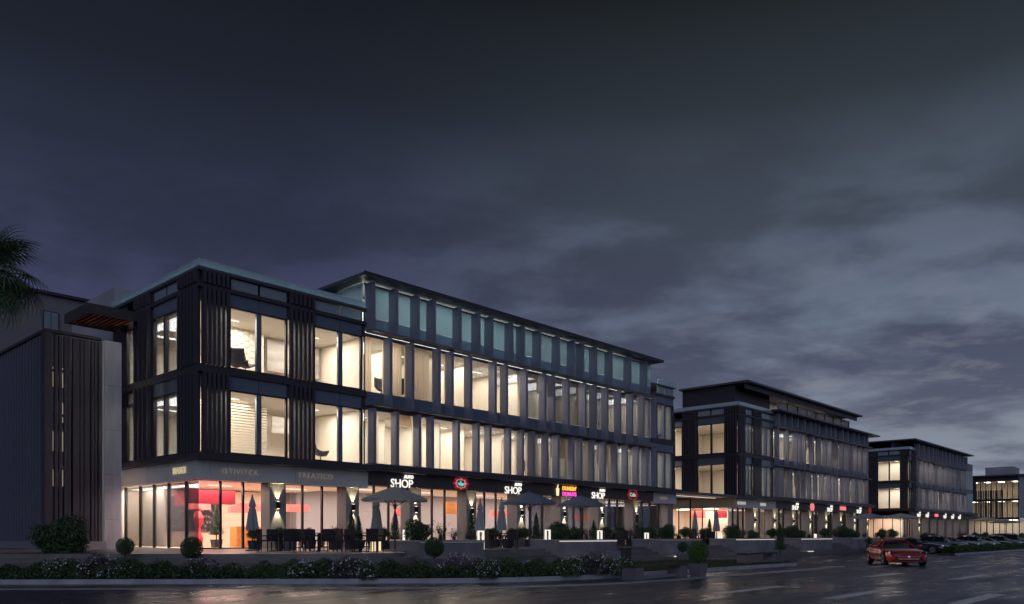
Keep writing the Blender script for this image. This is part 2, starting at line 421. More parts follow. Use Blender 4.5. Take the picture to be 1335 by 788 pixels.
def text_mesh(body, size, m, depth=.03, bold=0.0, spacing=1.0):
    cu = bpy.data.curves.new('txt', 'FONT'); cu.body = body; cu.size = size; cu.extrude = depth / 2
    cu.align_x = 'CENTER'; cu.align_y = 'CENTER'; cu.resolution_u = 3; cu.offset = bold; cu.space_character = spacing
    o = bpy.data.objects.new('txt', cu); COL.objects.link(o)
    bpy.context.view_layer.update()
    me = bpy.data.meshes.new_from_object(o.evaluated_get(bpy.context.evaluated_depsgraph_get()))
    bpy.data.objects.remove(o); bpy.data.curves.remove(cu)
    me.name = 'lettering'; me.materials.clear(); me.materials.append(m); return me

# ------------------------------------------------------------------ ground, road, terrace
YF = 35.06     # plane of the shop blocks
ZP = .85       # terrace level
PI = math.pi
g = MB(); g.quad((-2500, -2500, -.03), (3500, -2500, -.03), (3500, 3500, -.03), (-2500, 3500, -.03))
struct(g.build('ground', M['soil']))
r = MB(); r.quad((-160, -140, 0), (900, -140, 0), (900, 24, 0), (-160, 24, 0)); r.quad((-160, 24, 0), (30, 24, 0), (30, 200, 0), (-160, 200, 0))
struct(r.build('road', M['road']))

def offset_path(P, d):
    out = []
    for i, p in enumerate(P):
        a = Vector(P[max(i - 1, 0)]); b = Vector(P[min(i + 1, len(P) - 1)]); t = (b - a).normalized()
        n = Vector((t.y, -t.x)); out.append((p[0] + n.x * d, p[1] + n.y * d))
    return out
def smooth_path(P, it=2):
    for _ in range(it):
        Q = [P[0]]
        for a, b in zip(P, P[1:]):
            Q.append((a[0] * .75 + b[0] * .25, a[1] * .75 + b[1] * .25)); Q.append((a[0] * .25 + b[0] * .75, a[1] * .25 + b[1] * .75))
        Q.append(P[-1]); P = Q
    return P
def ribbon(P, d0, d1, z0, z1, name, m, kind=True):
    A = offset_path(P, d0); B = offset_path(P, d1); mb = MB(); n = len(P)
    for i in range(n): mb.v += [(*A[i], z0), (*B[i], z0), (*A[i], z1), (*B[i], z1)]
    for i in range(n - 1):
        a = 4 * i; b = a + 4
        mb.f += [(a + 2, a + 3, b + 3, b + 2), (a + 1, b + 1, b + 3, a + 3), (a, a + 2, b + 2, b)]
    mb.f += [(0, 1, 3, 2), (4 * n - 4, 4 * n - 2, 4 * n - 1, 4 * n - 3)]
    o = mb.build(name, m)
    return struct(o) if kind else o
# flush concrete band along the carriageway
EDGE = smooth_path([(-58, 90), (0.5, 31.5), (6.5, 25.4), (12.6, 19.4), (16.2, 15.8), (20.0, 14.25), (24, 14.05), (38, 14.05)], 3)
ribbon(EDGE, -.30, .30, -.02, .008, 'edge_band', M['kerb'])
# kerb of the planting strip
KERB = smooth_path([(-57, 92), (2.2, 32.8), (8.2, 26.8), (14.5, 20.5), (18.0, 17.3), (21.5, 16.35), (25, 16.2), (38, 16.2)], 3)
ribbon(KERB, -.09, .09, -.02, .15, 'kerb', M['kerb'])
# bed behind the kerb
bed = [p for p in offset_path(KERB, -.1)] + [(39.0, 17.6), (38.2, 22.2), (22.5, 22.2), (17.2, 20.9), (11.2, 26.9), (5, 33), (-54, 94)]
mb = MB(); mb.prism(bed, -.02, .12); struct(mb.build('planting_bed', M['soil']))
lawn = [(26.0, 16.5), (38.0, 16.4), (39.3, 17.6), (38.0, 22.0), (25.8, 22.0), (24.6, 19)]
mb = MB(); mb.prism(lawn, .06, .16); struct(mb.build('lawn', M['grass_base']))
# paving between the bed and the terrace steps
pav = [(-50, 96), (4, 34), (11, 27.2), (17.0, 21.2), (22.6, 22.3), (39.5, 22.3), (39.5, 24), (420, 24), (420, 60), (-50, 100)]
mb = MB(); mb.prism([(-60, 96), (5, 33.05), (11.2, 26.95), (17.2, 20.95), (22.5, 22.25), (38.3, 22.25), (60, 22.8), (420, 22.8), (420, 90), (-60, 96.5)], -.02, .10)
struct(mb.build('pavement', M['paving']))
# terrace and its steps
FRONT = [(-30, 69.5), (5, 34.5), (10.8, 28.6), (16.4, 23.0), (18.4, 22.4), (19.6, 23.6), (20.2, 24.9), (330, 24.9)]
FS = smooth_path(FRONT[:7], 2) + [FRONT[7]]
def terrace(d, z0, z1, name, m):
    P = offset_path(FS, d); mb = MB(); mb.prism(P + [(330, 62), (-30, 80)], z0, z1); return struct(mb.build(name, m))
terrace(1.50, .10, .27, 'step', M['step'])
terrace(1.12, .27, .415, 'step', M['deck'])
terrace(.75, .415, .56, 'step', M['step'])
terrace(.37, .56, .705, 'step', M['deck'])
terrace(0, .705, ZP, 'terrace', M['deck'])
# road markings
rg = random.Random(3)
def dash(x0, x1, y, wdt=.38):
    mb = MB(); n = 10
    for i in range(n + 1):
        x = x0 + (x1 - x0) * i / n; j = rg.uniform(-.012, .012)
        mb.v += [(x, y - wdt / 2 + j, .004), (x, y + wdt / 2 + j, .004)]
    for i in range(n): a = 2 * i; mb.f.append((a, a + 2, a + 3, a + 1))
    struct(mb.build('lane_marking', M['paint']))
for yy in (9.95, 7.2, 4.6):
    for k in range(-2, 14):
        x0 = 18.5 + 11 * k + {9.95: 0, 7.2: .3, 4.6: .7}[yy]
        dash(x0, x0 + 4.0, yy)
dash(38.6, 42.5, 12.9); dash(49, 53, 12.9); dash(60, 64, 12.9)
ribbon([(66, 15.8), (330, 15.8)], -.09, .09, -.02, .15, 'kerb', M['kerb'])
mb = MB(); mb.prism([(66, 15.9), (330, 15.9), (330, 17.1), (66, 17.1)], -.01, .13); struct(mb.build('planting_bed', M['soil']))
for k in range(14):   # bay lines of the car park
    x = 66.8 + 3.1 * k; mb = MB(); mb.quad((x, 17.3, .004), (x + .12, 17.3, .004), (x + .12, 22.2, .004), (x, 22.2, .004)); struct(mb.build('bay_marking', M['paint']))

for gx, gy in ((26.5, 13.55), (41.5, 13.55), (58, 13.55)):
    mb = MB(); mb.box(gx - .3, gx + .3, gy - .2, gy - .16, .001, .012).box(gx - .3, gx + .3, gy + .16, gy + .2, .001, .012)
    for i in range(9): mb.box(gx - .30 + i * .07, gx - .27 + i * .07, gy - .159, gy + .159, .001, .011)
    o = mb.build('drain_grate', M['frame'], origin=(gx, gy, 0)); tag(o, {26.5: 'iron drain grate in the road near the front bench', 41.5: 'iron drain grate in the road left of the red car', 58: 'iron drain grate in the road beyond the red car'}[gx], 'drain')
# ------------------------------------------------------------------ buildings
unit = MB().box(0, 1, 0, 1, 0, 1)
UB = {}
def ubox(name, mk, parent, x0, x1, y0, y1, z0, z1):
    """box piece, world coordinates, sharing a unit mesh per material"""
    if mk not in UB: UB[mk] = unit.mesh('box_piece', M[mk])
    p = wloc(parent)
    return piece(name, UB[mk], parent, (x0 - p.x, y0 - p.y, z0 - p.z), scale=(x1 - x0, y1 - y0, z1 - z0))
def curtain_mesh(wd, h, folds):
    mb = MB(); n = folds * 4
    for i in range(n + 1):
        x = wd * i / n; y = .05 * math.sin(i * math.pi / 2)
        mb.v += [(x, y, 0), (x, y, h)]
    for i in range(n): a = 2 * i; mb.f.append((a, a + 2, a + 3, a + 1))
    return mb.mesh('curtain', M['curtain'], smooth=True)
CURT = {}
def curtain(parent, x0, x1, y, z0, z1):
    k = (round(x1 - x0, 1), round(z1 - z0, 1))
    if k not in CURT: CURT[k] = curtain_mesh(k[0], k[1], max(3, int(k[0] * 5)))
    p = wloc(parent); return piece('curtain', CURT[k], parent, (x0 - p.x, y - p.y, z0 - p.z))

L1 = (5.40, 8.50); L2 = (8.62, 12.50); L3 = (12.62, 15.25)
def fin_volume(b, xa, xb, fins, levels, rooms, seed, en=1.0, fdepth=(.50, .56, .62), finmat='fin', lit=.8, top_teal=True, back=5.4):
    """levels: list of (z0,z1,spandrel height,lit?) ; fins: list of X lists per level"""
    rg = random.Random(seed)
    for li, ((z0, z1, sp, islit), fx) in enumerate(zip(levels, fins)):
        d = fdepth[li]
        ubox('ledge', 'fin_dark', b, xa, xb, YF - d - .02, YF - .02, z0 - .10, z0)
        zf = z0 + sp
        ubox('head_strip', 'fin_dark', b, xa, xb, YF + .06, YF + .13, z1 - .16, z1 + .012 if li < 2 else z1 - .02)
        if sp: pass
        xs = sorted(fx)
        fme = MB().box(0, .20, 0, d, 0, z1 - z0 - .10).mesh('fin', M[finmat]); p = wloc(b)
        for x in xs:
            piece('fin', fme, b, (x - p.x, YF - d + rg.uniform(-.02, .02) - p.y, z0 - p.z))
            ubox('mullion', 'frame', b, x + .22, x + .28, YF - .02, YF + .10, z0, z1 - .10)
        edges = [xa] + [x + .11 for x in xs] + [xb]
        for e0, e1 in zip(edges, edges[1:]):
            if e1 - e0 < .12: continue
            if not islit:
                h = z0 + (z1 - z0) * .30
                ubox('glass_pane', 'glass_spandrel', b, e0 + .005, e1 - .005, YF + .03, YF + .05, z0, h)
                ubox('glass_pane', 'glass_teal', b, e0 + .005, e1 - .005, YF + .03, YF + .05, h + .01, z1 - .12)
                continue
            if sp: ubox('spandrel_panel', 'glass_spandrel', b, e0 + .005, e1 - .005, YF + .02, YF + .05, z0, zf - .02)
            ubox('glass_pane', 'glass', b, e0 + .005, e1 - .005, YF + .03, YF + .05, zf, z1 - .12)
            if rg.random() < .14: ubox('roller_blind', 'curtain', b, e0 + .06, e1 - .06, YF + .25, YF + .26, z1 - .12 - rg.uniform(.6, 1.9), z1 - .125)
            elif rg.random() < .34 and e1 - e0 > .45:
                curtain(b, e0 + .08, e1 - .08 - (0 if rg.random() < .6 else (e1 - e0) * .4), YF + .35, zf, z1 - .12)
    for (z0, z1, sp, islit) in levels:
        if islit: room_row(b, xa, xb, YF + .12, YF + back, z0 + sp, z1 - .12, rooms, rg, en=en)
ROOM = 2.5
def room_row(b, xa, xb, y0, y1, zf, zc, nrooms, rg, wall='wall_in', lamp='lamp_room', floor='floor_in', furn=True, en=1.0):
    ubox('floor_slab', floor, b, xa, xb, y0, y1, zf - .12, zf - .01)
    ubox('ceiling', 'ceil', b, xa, xb, y0, y1, zc + .01, zc + .10)
    ubox('back_wall', wall, b, xa, xb, y1, y1 + .15, zf - .3, zc + .3)
    wd = (xb - xa) / nrooms
    for k in range(nrooms + 1):
        x = xa + wd * k + (rg.uniform(-.5, .5) if 0 < k < nrooms else 0)
        if k in (0, nrooms): x = min(max(x, xa + .02), xb - .1)
        ubox('partition_wall', rg.choice([wall, wall, 'wall_pale']), b, x, x + .08, y0 + (.05 if k in (0, nrooms) else rg.choice([1.0, 1.8, 2.6])), y1 - .01, zf, zc)
        if k < nrooms:
            cx = xa + wd * (k + .5); lm = lamp if rg.random() < .78 else 'lamp_dim'
            area_lamp(b, xa + wd * k + .5, xa + wd * (k + 1) - .5, y0 + .8, y1 - 1.0, zc - .04, wd * (20 if lm == lamp else 9) * ROOM * en)
            ubox('ceiling_light', 'lamp_fitting', b, cx - .5, cx + .5, y0 + 2.4, y0 + 2.5, zc - .05, zc - .012)
            if furn and rg.random() < .5: # picture panel / cupboard on the back wall
                a = cx - rg.uniform(.6, 1.4); ubox('wall_panel', rg.choice(['marble', 'blind', 'mullion']), b, a, a + rg.uniform(1.0, 2.4), y1 - .12, y1 - .02, zf + rg.uniform(0, 1.3), zc - rg.uniform(.1, .7))

LAMPS = {}
def area_lamp(b, x0, x1, y0, y1, z, e, col=(1, .87, .74)):
    """area lamp of a room, or one added to make unlit glass glow"""
    k = (round(x1 - x0, 1), round(y1 - y0, 1), round(e), col)
    if k not in LAMPS:
        l = bpy.data.lights.new('area_light', 'AREA'); l.shape = 'RECTANGLE'; l.size = max(.3, k[0]); l.size_y = max(.3, k[1]); l.energy = e; l.color = col; LAMPS[k] = l
    o = bpy.data.objects.new('area_light', LAMPS[k]); COL.objects.link(o); p = wloc(b)
    o.parent = b; o.location = ((x0 + x1) / 2 - p.x, (y0 + y1) / 2 - p.y, z - .03 - p.z)
    return o
def window(b, x0, x1, z0, z1, mull, y=YF, mk='glass', frame='frame', fw=.07):
    """window in the front face: frame (part) with panes (sub-parts)"""
    f = MB(); f.box(x0, x1, y - .02, y + .12, z1 - fw, z1); f.box(x0, x1, y - .02, y + .12, z0, z0 + fw)
    f.box(x0, x0 + fw, y - .02, y + .12, z0 + fw, z1 - fw); f.box(x1 - fw, x1, y - .02, y + .12, z0 + fw, z1 - fw)
    fo = f.build('window', M[frame], b)
    xs = [x0 + fw] + [m for m in mull] + [x1 - fw]
    for m in mull: ubox('mullion', 'mullion', fo, m - .13, m + .13, y - .06, y + .10, z0 + fw, z1 - fw)
    for i in range(len(xs) - 1):
        a = xs[i] + (.13 if i else 0); c = xs[i + 1] - (.13 if i + 1 < len(xs) - 1 else 0)
        ubox('pane', mk, fo, a, c, y + .03, y + .05, z0 + fw, z1 - fw)
    return fo
def window_side(b, x, y0, y1, z0, z1, mull, mk='glass', fw=.07, frame='frame'):
    f = MB(); f.box(x - .02, x + .12, y0, y1, z1 - fw, z1); f.box(x - .02, x + .12, y0, y1, z0, z0 + fw)
    f.box(x - .02, x + .12, y0, y0 + fw, z0 + fw, z1 - fw); f.box(x - .02, x + .12, y1 - fw, y1, z0 + fw, z1 - fw)
    fo = f.build('window', M[frame], b)
    ys = [y0 + fw] + list(mull) + [y1 - fw]
    for m in mull: ubox('mullion', 'frame', fo, x - .06, x + .10, m - .09, m + .09, z0 + fw, z1 - fw)
    for i in range(len(ys) - 1):
        a = ys[i] + (.09 if i else 0); c = ys[i + 1] - (.09 if i + 1 < len(ys) - 1 else 0)
        ubox('pane', mk, fo, x + .03, x + .05, a, c, z0 + fw, z1 - fw)
    return fo
def slats_front(b, x0, x1, z0, z1, n, mk='slat', y=YF, dep=.22, wd=.14, seed=0):
    for k in range(n):
        x = x0 + (x1 - x0 - wd) * k / max(1, n - 1)
        ubox('slat', mk, b, x, x + wd, y - dep, y - .03, z0, z1)
def slats_side(b, x, y0, y1, z0, z1, n, mk='slat', dep=.22, wd=.12):
    for k in range(n):
        y = y0 + (y1 - y0 - wd) * k / max(1, n - 1)
        ubox('slat', mk, b, x - dep, x - .03, y, y + wd, z0, z1)

def corner_volume(b, X0, XC, fronts, sides, sl_f, sl_s, Ydeep, seed, en=1.0):
    """glazed two-storey corner box with slatted corners. fronts/sides: (a,b,mull) windows"""
    rg = random.Random(seed)
    zs = [(5.33, 8.34, 9.00), (9.34, 12.26, 12.87)]
    # horizontal beams wrapping the corner
    for z0, z1 in ((4.96, 5.33), (9.00, 9.34), (12.87, 13.06), (13.62, 13.70)):
        ubox('floor_beam', 'dark_metal', b, X0 - .10, XC, YF - .12, YF + .12, z0, z1)
        ubox('floor_beam', 'dark_metal', b, X0 - .10, X0 + .12, YF + .121, Ydeep, z0, z1)
    # solid between the windows
    def fills(lo, hi, wins):
        cur = lo; out = []
        for a, c, _ in sorted(wins):
            if a - cur > .02: out.append((cur, a))
            cur = c
        if hi - cur > .02: out.append((cur, hi))
        return out
    for (z0, z1, z2) in zs + [(13.06, 13.62, 13.62)]:
        top = z2 if z2 > z1 else z1
        for a, c in fills(X0 + .12, XC, fronts):
            ubox('glass_pane', 'glass', b, a + .06, c - .06, YF + .05, YF + .07, z0, z1); ubox('wall_panel', 'dark_metal', b, a, a + .058, YF + .02, YF + .10, z0, top); ubox('wall_panel', 'dark_metal', b, c - .058, c, YF + .02, YF + .10, z0, top)
            if z2 > z1: ubox('wall_panel', 'dark_metal', b, a + .06, c - .06, YF + .02, YF + .10, z1, z2)
        for a, c in fills(YF + .12, Ydeep, sides):
            ubox('wall_panel', 'dark_metal', b, X0 + .02, X0 + .10, a, c, z0, top)
        for a, c, m in fronts:
            if z2 > z1:
                window(b, a, c, z0, z1, m)
                pts = [a] + list(m) + [c]
                for p0, p1 in zip(pts, pts[1:]): ubox('spandrel_panel', 'glass_spandrel', b, p0 + .02, p1 - .02, YF + .0, YF + .03, z1 + .01, z2)
            else:
                pts = [a] + list(m) + [c]
                for p0, p1 in zip(pts, pts[1:]): ubox('glass_pane', 'glass_teal', b, p0 + .10, p1 - .02, YF + .02, YF + .05, z0 + .03, z1 - .03)
        for a, c, m in sides:
            if z2 > z1:
                window_side(b, X0, a, c, z0, z1, m)
                if c - a > 2: ubox('spandrel_panel', 'glass_spandrel', b, X0, X0 + .03, a + .02, c - .02, z1 + .01, z2)
            elif c - a > 2:
                for p0, p1 in ((a, (a + c) / 2), ((a + c) / 2, c)): ubox('glass_pane', 'glass_teal', b, X0 + .02, X0 + .05, p0 + .1, p1 - .05, z0 + .03, z1 - .03)
    for a, c, n in sl_f: slats_front(b, a, c, 5.33, 8.995, n); slats_front(b, a, c, 9.345, 12.865, n); slats_front(b, a, c, 13.065, 13.615, n)
    for a, c, n in sl_s: slats_side(b, X0, a, c, 5.33, 8.995, n); slats_side(b, X0, a, c, 9.345, 12.865, n); slats_side(b, X0, a, c, 13.065, 13.615, n)
    # rooms
    for (z0, z1, z2) in zs:
        ubox('floor_slab', 'floor_in', b, X0 + .14, XC, YF + .14, Ydeep, z0 - .2, z0 - .01)
        ubox('ceiling', 'ceil', b, X0 + .14, XC, YF + .14, Ydeep, z1 + .02, z2 - .05 if z2 < 9.1 else z2)
        ubox('back_wall', 'wall_in', b, X0 + .14, XC, Ydeep, Ydeep + .15, z0 - .2, z2)
        ubox('partition_wall', 'wall_in', b, XC - .08, XC - .01, YF + .3, Ydeep - .01, z0, z1)
        nr = max(1, int((XC - X0) / 4))
        for k in range(nr):
            cx = X0 + (XC - X0) * (k + .5) / nr
            for yy in (YF + 1.6, YF + 5.2):
                pass
            hw_ = (XC - X0) / nr / 2 - .6
            area_lamp(b, cx - hw_, cx + hw_, YF + .8, YF + 3.2, z1 - .04, 100 * ROOM * en)
            ubox('ceiling_light', 'lamp_fitting', b, cx - .7, cx + .7, YF + 2.0, YF + 2.1, z1 - .06, z1 - .01)
        area_lamp(b, X0 + .4, X0 + 1.9, YF + 1.6, YF + 6.2, z1 - .04, 110 * ROOM * en)
    # roof deck and glass parapet
    ubox('roof_deck', 'roof', b, X0 - .10, XC, YF - .12, Ydeep + .15, 13.705, 13.80)
    n = 4
    for k in range(n):
        a = X0 - .08 + (XC - X0) * k / n; c = X0 - .08 + (XC - X0) * (k + 1) / n
        ubox('parapet_glass', 'glass_parapet', b, a + .01, c - .01, YF - .11, YF - .09, 13.802, 14.13)
    if en == 1.0: ubox('glow_strip', 'parapet_glow', b, X0, XC - .05, YF + .02, YF + .05, 13.81, 13.84); ubox('glow_strip', 'parapet_glow', b, X0 + .02, X0 + .05, YF + .1, Ydeep, 13.81, 13.84)  # added strips behind the parapet glass, put in to make it glow
    for k in range(3):
        a = YF - .07 + (Ydeep - YF) * k / 3; c = YF - .07 + (Ydeep - YF) * (k + 1) / 3
        ubox('parapet_glass', 'glass_parapet', b, X0 - .09, X0 - .07, a + .01, c - .01, 13.802, 14.13)

def shop_front(b, xa, xb, fascia, colxs, seed, z1=4.2, ztop=5.0, y=YF + .85, wall='wall_peach', depth=7, lamp='lamp_shop', mull=1.12, panel=4.5):
    rg = random.Random(seed)
    # fascia in panels with open joints
    n = max(1, round((xb - xa) / panel)); w_ = (xb - xa) / n
    for k in range(n): ubox('fascia_panel', fascia, b, xa + w_ * k + .012, xa + w_ * (k + 1) - .012, YF - .25, YF + .05, z1, ztop - .06)
    ubox('canopy_edge', 'dark_metal', b, xa, xb, YF - .85, YF + .1, ztop - .05, ztop + .28)
    ubox('soffit', 'dark_metal', b, xa, xb, YF + .06, y + .15, z1 + .02, z1 + .1)
    x = xa
    cur = xa
    while cur < xb - .2:
        nx = min(cur + mull * rg.uniform(.9, 1.1), xb)
        if xb - nx < .4: nx = xb
        ubox('shop_glass_pane', 'glass_shop', b, cur + .04, nx - .04, y, y + .02, ZP + .06, z1)
        ubox('shop_mullion', 'frame', b, nx - .045, nx + .045, y - .05, y + .08, ZP, z1 + .02)
        cur = nx
    ubox('shop_sill', 'frame', b, xa, xb, y - .04, y + .07, ZP, ZP + .055)
    for c in colxs:
        ubox('column', 'col', b, c - .42, c + .42, YF - .04, y - .06, ZP, z1 + .015)
    y0, y1 = y + .12, y + depth
    ubox('shop_floor', 'floor_in', b, xa, xb, y0, y1, ZP - .02, ZP + .03)
    ubox('ceiling', 'wall_pale', b, xa, xb, y0, y1, z1 + .02, z1 + .1)
    ubox('back_wall', wall, b, xa, xb, y1, y1 + .15, ZP, z1 + .1)
    n = max(1, round((xb - xa) / 4.5)); w_ = (xb - xa) / n
    for k in range(n):
        cx = xa + w_ * (k + .5)
        if k and rg.random() < .45: ubox('partition_wall', rg.choice([wall, 'wall_pale', wall]), b, xa + w_ * k, xa + w_ * k + .1, y0 + rg.choice([1.8, 2.6]), y1 - .01, ZP + .03, z1)
        area_lamp(b, cx - 1.9, cx + 1.9, y0 + .5, y0 + 4.6, z1 - .04, 300 if lamp == 'lamp_shop' else 150, (1, .83, .68))
        ubox('ceiling_light', 'lamp_fitting', b, cx - .6, cx + .6, y0 + 2.2, y0 + 2.32, z1 - .05, z1 - .012)

# ---------- first block
B1X = 16.9
b1 = empty('office_building', (B1X, YF, ZP), 'large dark metal and glass office block with lit floors nearest the camera, above the shops', 'building')
XC1 = 26.2
corner_volume(b1, B1X, XC1,
    [(18.35, 21.4, (19.85,)), (22.95, 25.95, (24.55,))],
    [(37.0, 40.0, (38.6,)), (42.0, 43.3, ())],
    [(17.0, 18.25, 6), (21.5, 22.9, 6)], [(35.1, 36.9, 6), (40.2, 41.9, 4)], 45.2, 11)
for zz in (8.30, 12.22): area_lamp(b1, 17.3, 22.5, 42.7, 43.1, zz, 420); area_lamp(b1, 17.2, 17.9, 40.8, 42.2, zz, 120)
# textured feature walls behind the corner glass
ubox('wall_panel', 'marble', b1, 18.2, 22.4, 40.4, 40.5, 11.0, 12.2)
ubox('wall_panel', 'marble', b1, 22.6, 25.9, 39.0, 39.1, 10.45, 12.22)
ubox('wall_panel', 'marble', b1, 22.9, 25.4, 39.0, 39.1, 7.1, 8.0)
ubox('partition_wall', 'wall_in', b1, 19.0, 26.1, 40.52, 40.62, 9.34, 12.24)
ubox('partition_wall', 'wall_in', b1, 19.0, 26.1, 40.52, 40.62, 5.33, 8.32)
for k in range(20):      # slatted timber screen in the lower corner room
    z = 5.40 + k * .145; ubox('screen_slat', 'blind', b1, 18.1, 22.0, 38.0, 38.08, z, z + .085)
hexm = MB()
for i in range(6): hexm.v.append((.17 * math.cos(i * PI / 3), 0, .17 * math.sin(i * PI / 3)))
for i in range(6): hexm.v.append((.11 * math.cos(i * PI / 3), -.05, .11 * math.sin(i * PI / 3)))
hexm.f = [tuple(range(6, 12))[::-1]] + [(i, (i + 1) % 6, 6 + (i + 1) % 6, 6 + i)[::-1] for i in range(6)]
hexme = hexm.mesh('relief_tile', M['wall_in'])
for i in range(9):
    for j in range(9): piece('relief_tile', hexme, b1, (19.3 + .30 * i - B1X, 38.49 - YF, 9.45 + .34 * j + (.17 if i % 2 else 0) - ZP))
ubox('partition_wall', 'wall_in', b1, 19.1, 22.1, 38.5, 38.6, 9.34, 12.2)
# main volume with three tiers of fins
pxA = dict(l3=[479, 509, 537, 558, 592, 617, 634, 660, 675, 696, 721, 741, 753, 770, 790, 815, 836],
           l2=[502, 531, 566, 583, 607, 639, 654, 680, 704, 716, 735, 757, 770, 786, 802, 818, 833],
           l1=[482, 512, 541, 558, 592, 618, 633, 659, 676, 690, 708, 722, 742, 752, 768, 783, 798, 812, 826, 838])
X = lambda l: [along(p + 2, YF - .3) for p in l]
XM = 54.4
fin_volume(b1, XC1, XM, [X(pxA['l1']), X(pxA['l2']), X(pxA['l3'])],
           [(L1[0], L1[1], 0, True), (L2[0], L2[1], .75, True), (L3[0], L3[1], 0, False)], 9, 5)
ubox('roof_slab', 'roof', b1, 25.5, 54.75, 34.15, 48, 15.30, 15.47)
ubox('roof_edge', 'dark_metal', b1, 25.45, 54.8, 34.10, 34.149, 15.28, 15.49)
ubox('upper_side_wall', 'glass_teal', b1, XC1 - .02, XC1 + .03, YF + .3, 46, 13.82, 15.26)
for k in range(8): area_lamp(b1, XC1 + .8 + 3.5 * k, XC1 + 3.4 + 3.5 * k, YF + .7, YF + 2.2, 15.2, 105, (.88, .97, 1))  # added cool lamps in the unlit top floor make its teal glass glow
ubox('upper_back_wall', 'wall_pale', b1, XC1, XM, YF + 2.6, YF + 2.8, 12.6, 15.26)
ubox('back_volume', 'concrete', b1, XC1, 57.8, YF + 6.8, 52, .86, 15.0)
ubox('back_volume', 'concrete', b1, 17.1, XC1 - .02, 45.4, 52, .86, 15.1)
ubox('floor_slab', 'dark_metal', b1, XC1, XM, YF - .02, YF + 6.7, 4.95, 5.26)
# right hand glazed end bay
ubox('floor_beam', 'dark_metal', b1, XM, 57.9, YF - .1, YF + .1, 5.0, 5.33)
for (z0, z1, z2) in ((5.33, 8.34, 9.0), (9.34, 12.26, 12.87)):
    window(b1, XM + .9, 57.85, z0, z1, (56.4,)); ubox('wall_panel', 'fin', b1, XM + .02, XM + .88, YF, YF + .12, z0, z2)
    for p0, p1 in ((XM + .9, 56.4), (56.4, 57.85)): ubox('spandrel_panel', 'glass_spandrel', b1, p0 + .02, p1 - .02, YF, YF + .03, z1 + .01, z2)
    ubox('side_wall', 'dark_metal', b1, 57.8, 57.9, YF + .14, 42, z0 - .1, z2)
    room_row(b1, XM + .1, 57.75, YF + .13, YF + 6, z0 + .02, z1, 1, random.Random(4), furn=False)
ubox('floor_beam', 'dark_metal', b1, XM, 57.9, YF - .1, YF + .1, 9.0, 9.34)
ubox('floor_beam', 'dark_metal', b1, XM, 57.9, YF - .1, YF + .1, 12.87, 13.06)
ubox('roof_deck', 'roof', b1, XM, 57.95, YF - .15, 42, 13.7, 13.8)
for p0, p1 in ((XM + .9, 56.4), (56.4, 57.85)):
    ubox('glass_pane', 'glass_teal', b1, p0 + .04, p1 - .04, YF, YF + .03, 13.07, 13.69); ubox('parapet_glass', 'glass_parapet', b1, p0, p1 - .02, YF - .1, YF - .08, 13.81, 14.2)
# roof terrace pergola on the left flank
pg = ubox('pergola_frame', 'dark_metal', b1, 14.25, 16.75, 41.3, 41.42, 12.35, 12.82)
ubox('pergola_frame', 'dark_metal', b1, 14.25, 14.37, 41.421, 44.4, 12.35, 12.82)
ubox('pergola_frame', 'dark_metal', b1, 14.371, 16.75, 44.28, 44.4, 12.35, 12.82)
ubox('pergola_roof', 'roof', b1, 14.371, 16.75, 41.421, 44.27, 12.70, 12.80)
for k in range(9): ubox('pergola_slat', 'wood', b1, 14.5 + k * .25, 14.62 + k * .25, 41.43, 44.26, 12.42, 12.60)
# ground floor: grey fascia round the corner, brown fascia along the rest
LCX = [along(p, YF) for p in (361, 459, 541, 614, 679, 735, 784, 829)]
shop_front(b1, 17.3, 26.2, 'fascia', LCX[:2], 21, z1=4.05, ztop=4.98, wall='wall_peach', depth=9.2)
shop_front(b1, 26.2, 54.4, 'fascia_dark', LCX[2:], 22, z1=4.22, ztop=5.03, depth=6.5)
shop_front(b1, 54.4, 57.9, 'fascia', [57.3], 23, z1=4.1, ztop=5.0, wall='wall_in', depth=6)
for y0, y1 in ((YF - .25, 37.6), (37.62, 40.2), (40.22, 42.9), (42.92, 45.2)):
    ubox('fascia_panel', 'fascia', b1, 16.64, 16.96, y0 + .01, y1 - .01, 4.05, 4.92)
ubox('fascia_panel', 'fascia', b1, 16.965, 17.3, YF - .25, YF + .05, 4.05, 4.92)
ubox('canopy_edge', 'dark_metal', b1, 16.35, 17.3, YF - .80, YF - .13, 4.93, 5.2)
ubox('canopy_edge', 'dark_metal', b1, 16.35, 16.79, YF - .129, 45.2, 4.93, 5.2)
ubox('soffit', 'dark_metal', b1, 16.97, 17.29, YF + .06, 45, 4.08, 4.15)
yy = YF + .9
for k, wd in enumerate((1.3, 1.9, 1.7, 1.7, 1.9)):
    ubox('shop_glass_pane', 'glass_shop', b1, 17.3, 17.32, yy + .04, yy + wd - .04, ZP + .06, 4.05)
    ubox('shop_mullion', 'frame', b1, 17.25, 17.37, yy + wd - .045, yy + wd + .045, ZP, 4.07); yy += wd
ubox('column', 'col', b1, 17.0, 17.5, 44.9, 45.35, ZP, 4.05)
ubox('shop_floor', 'floor_in', b1, 17.33, 26, 43.9, 45.2, ZP, ZP + .03)
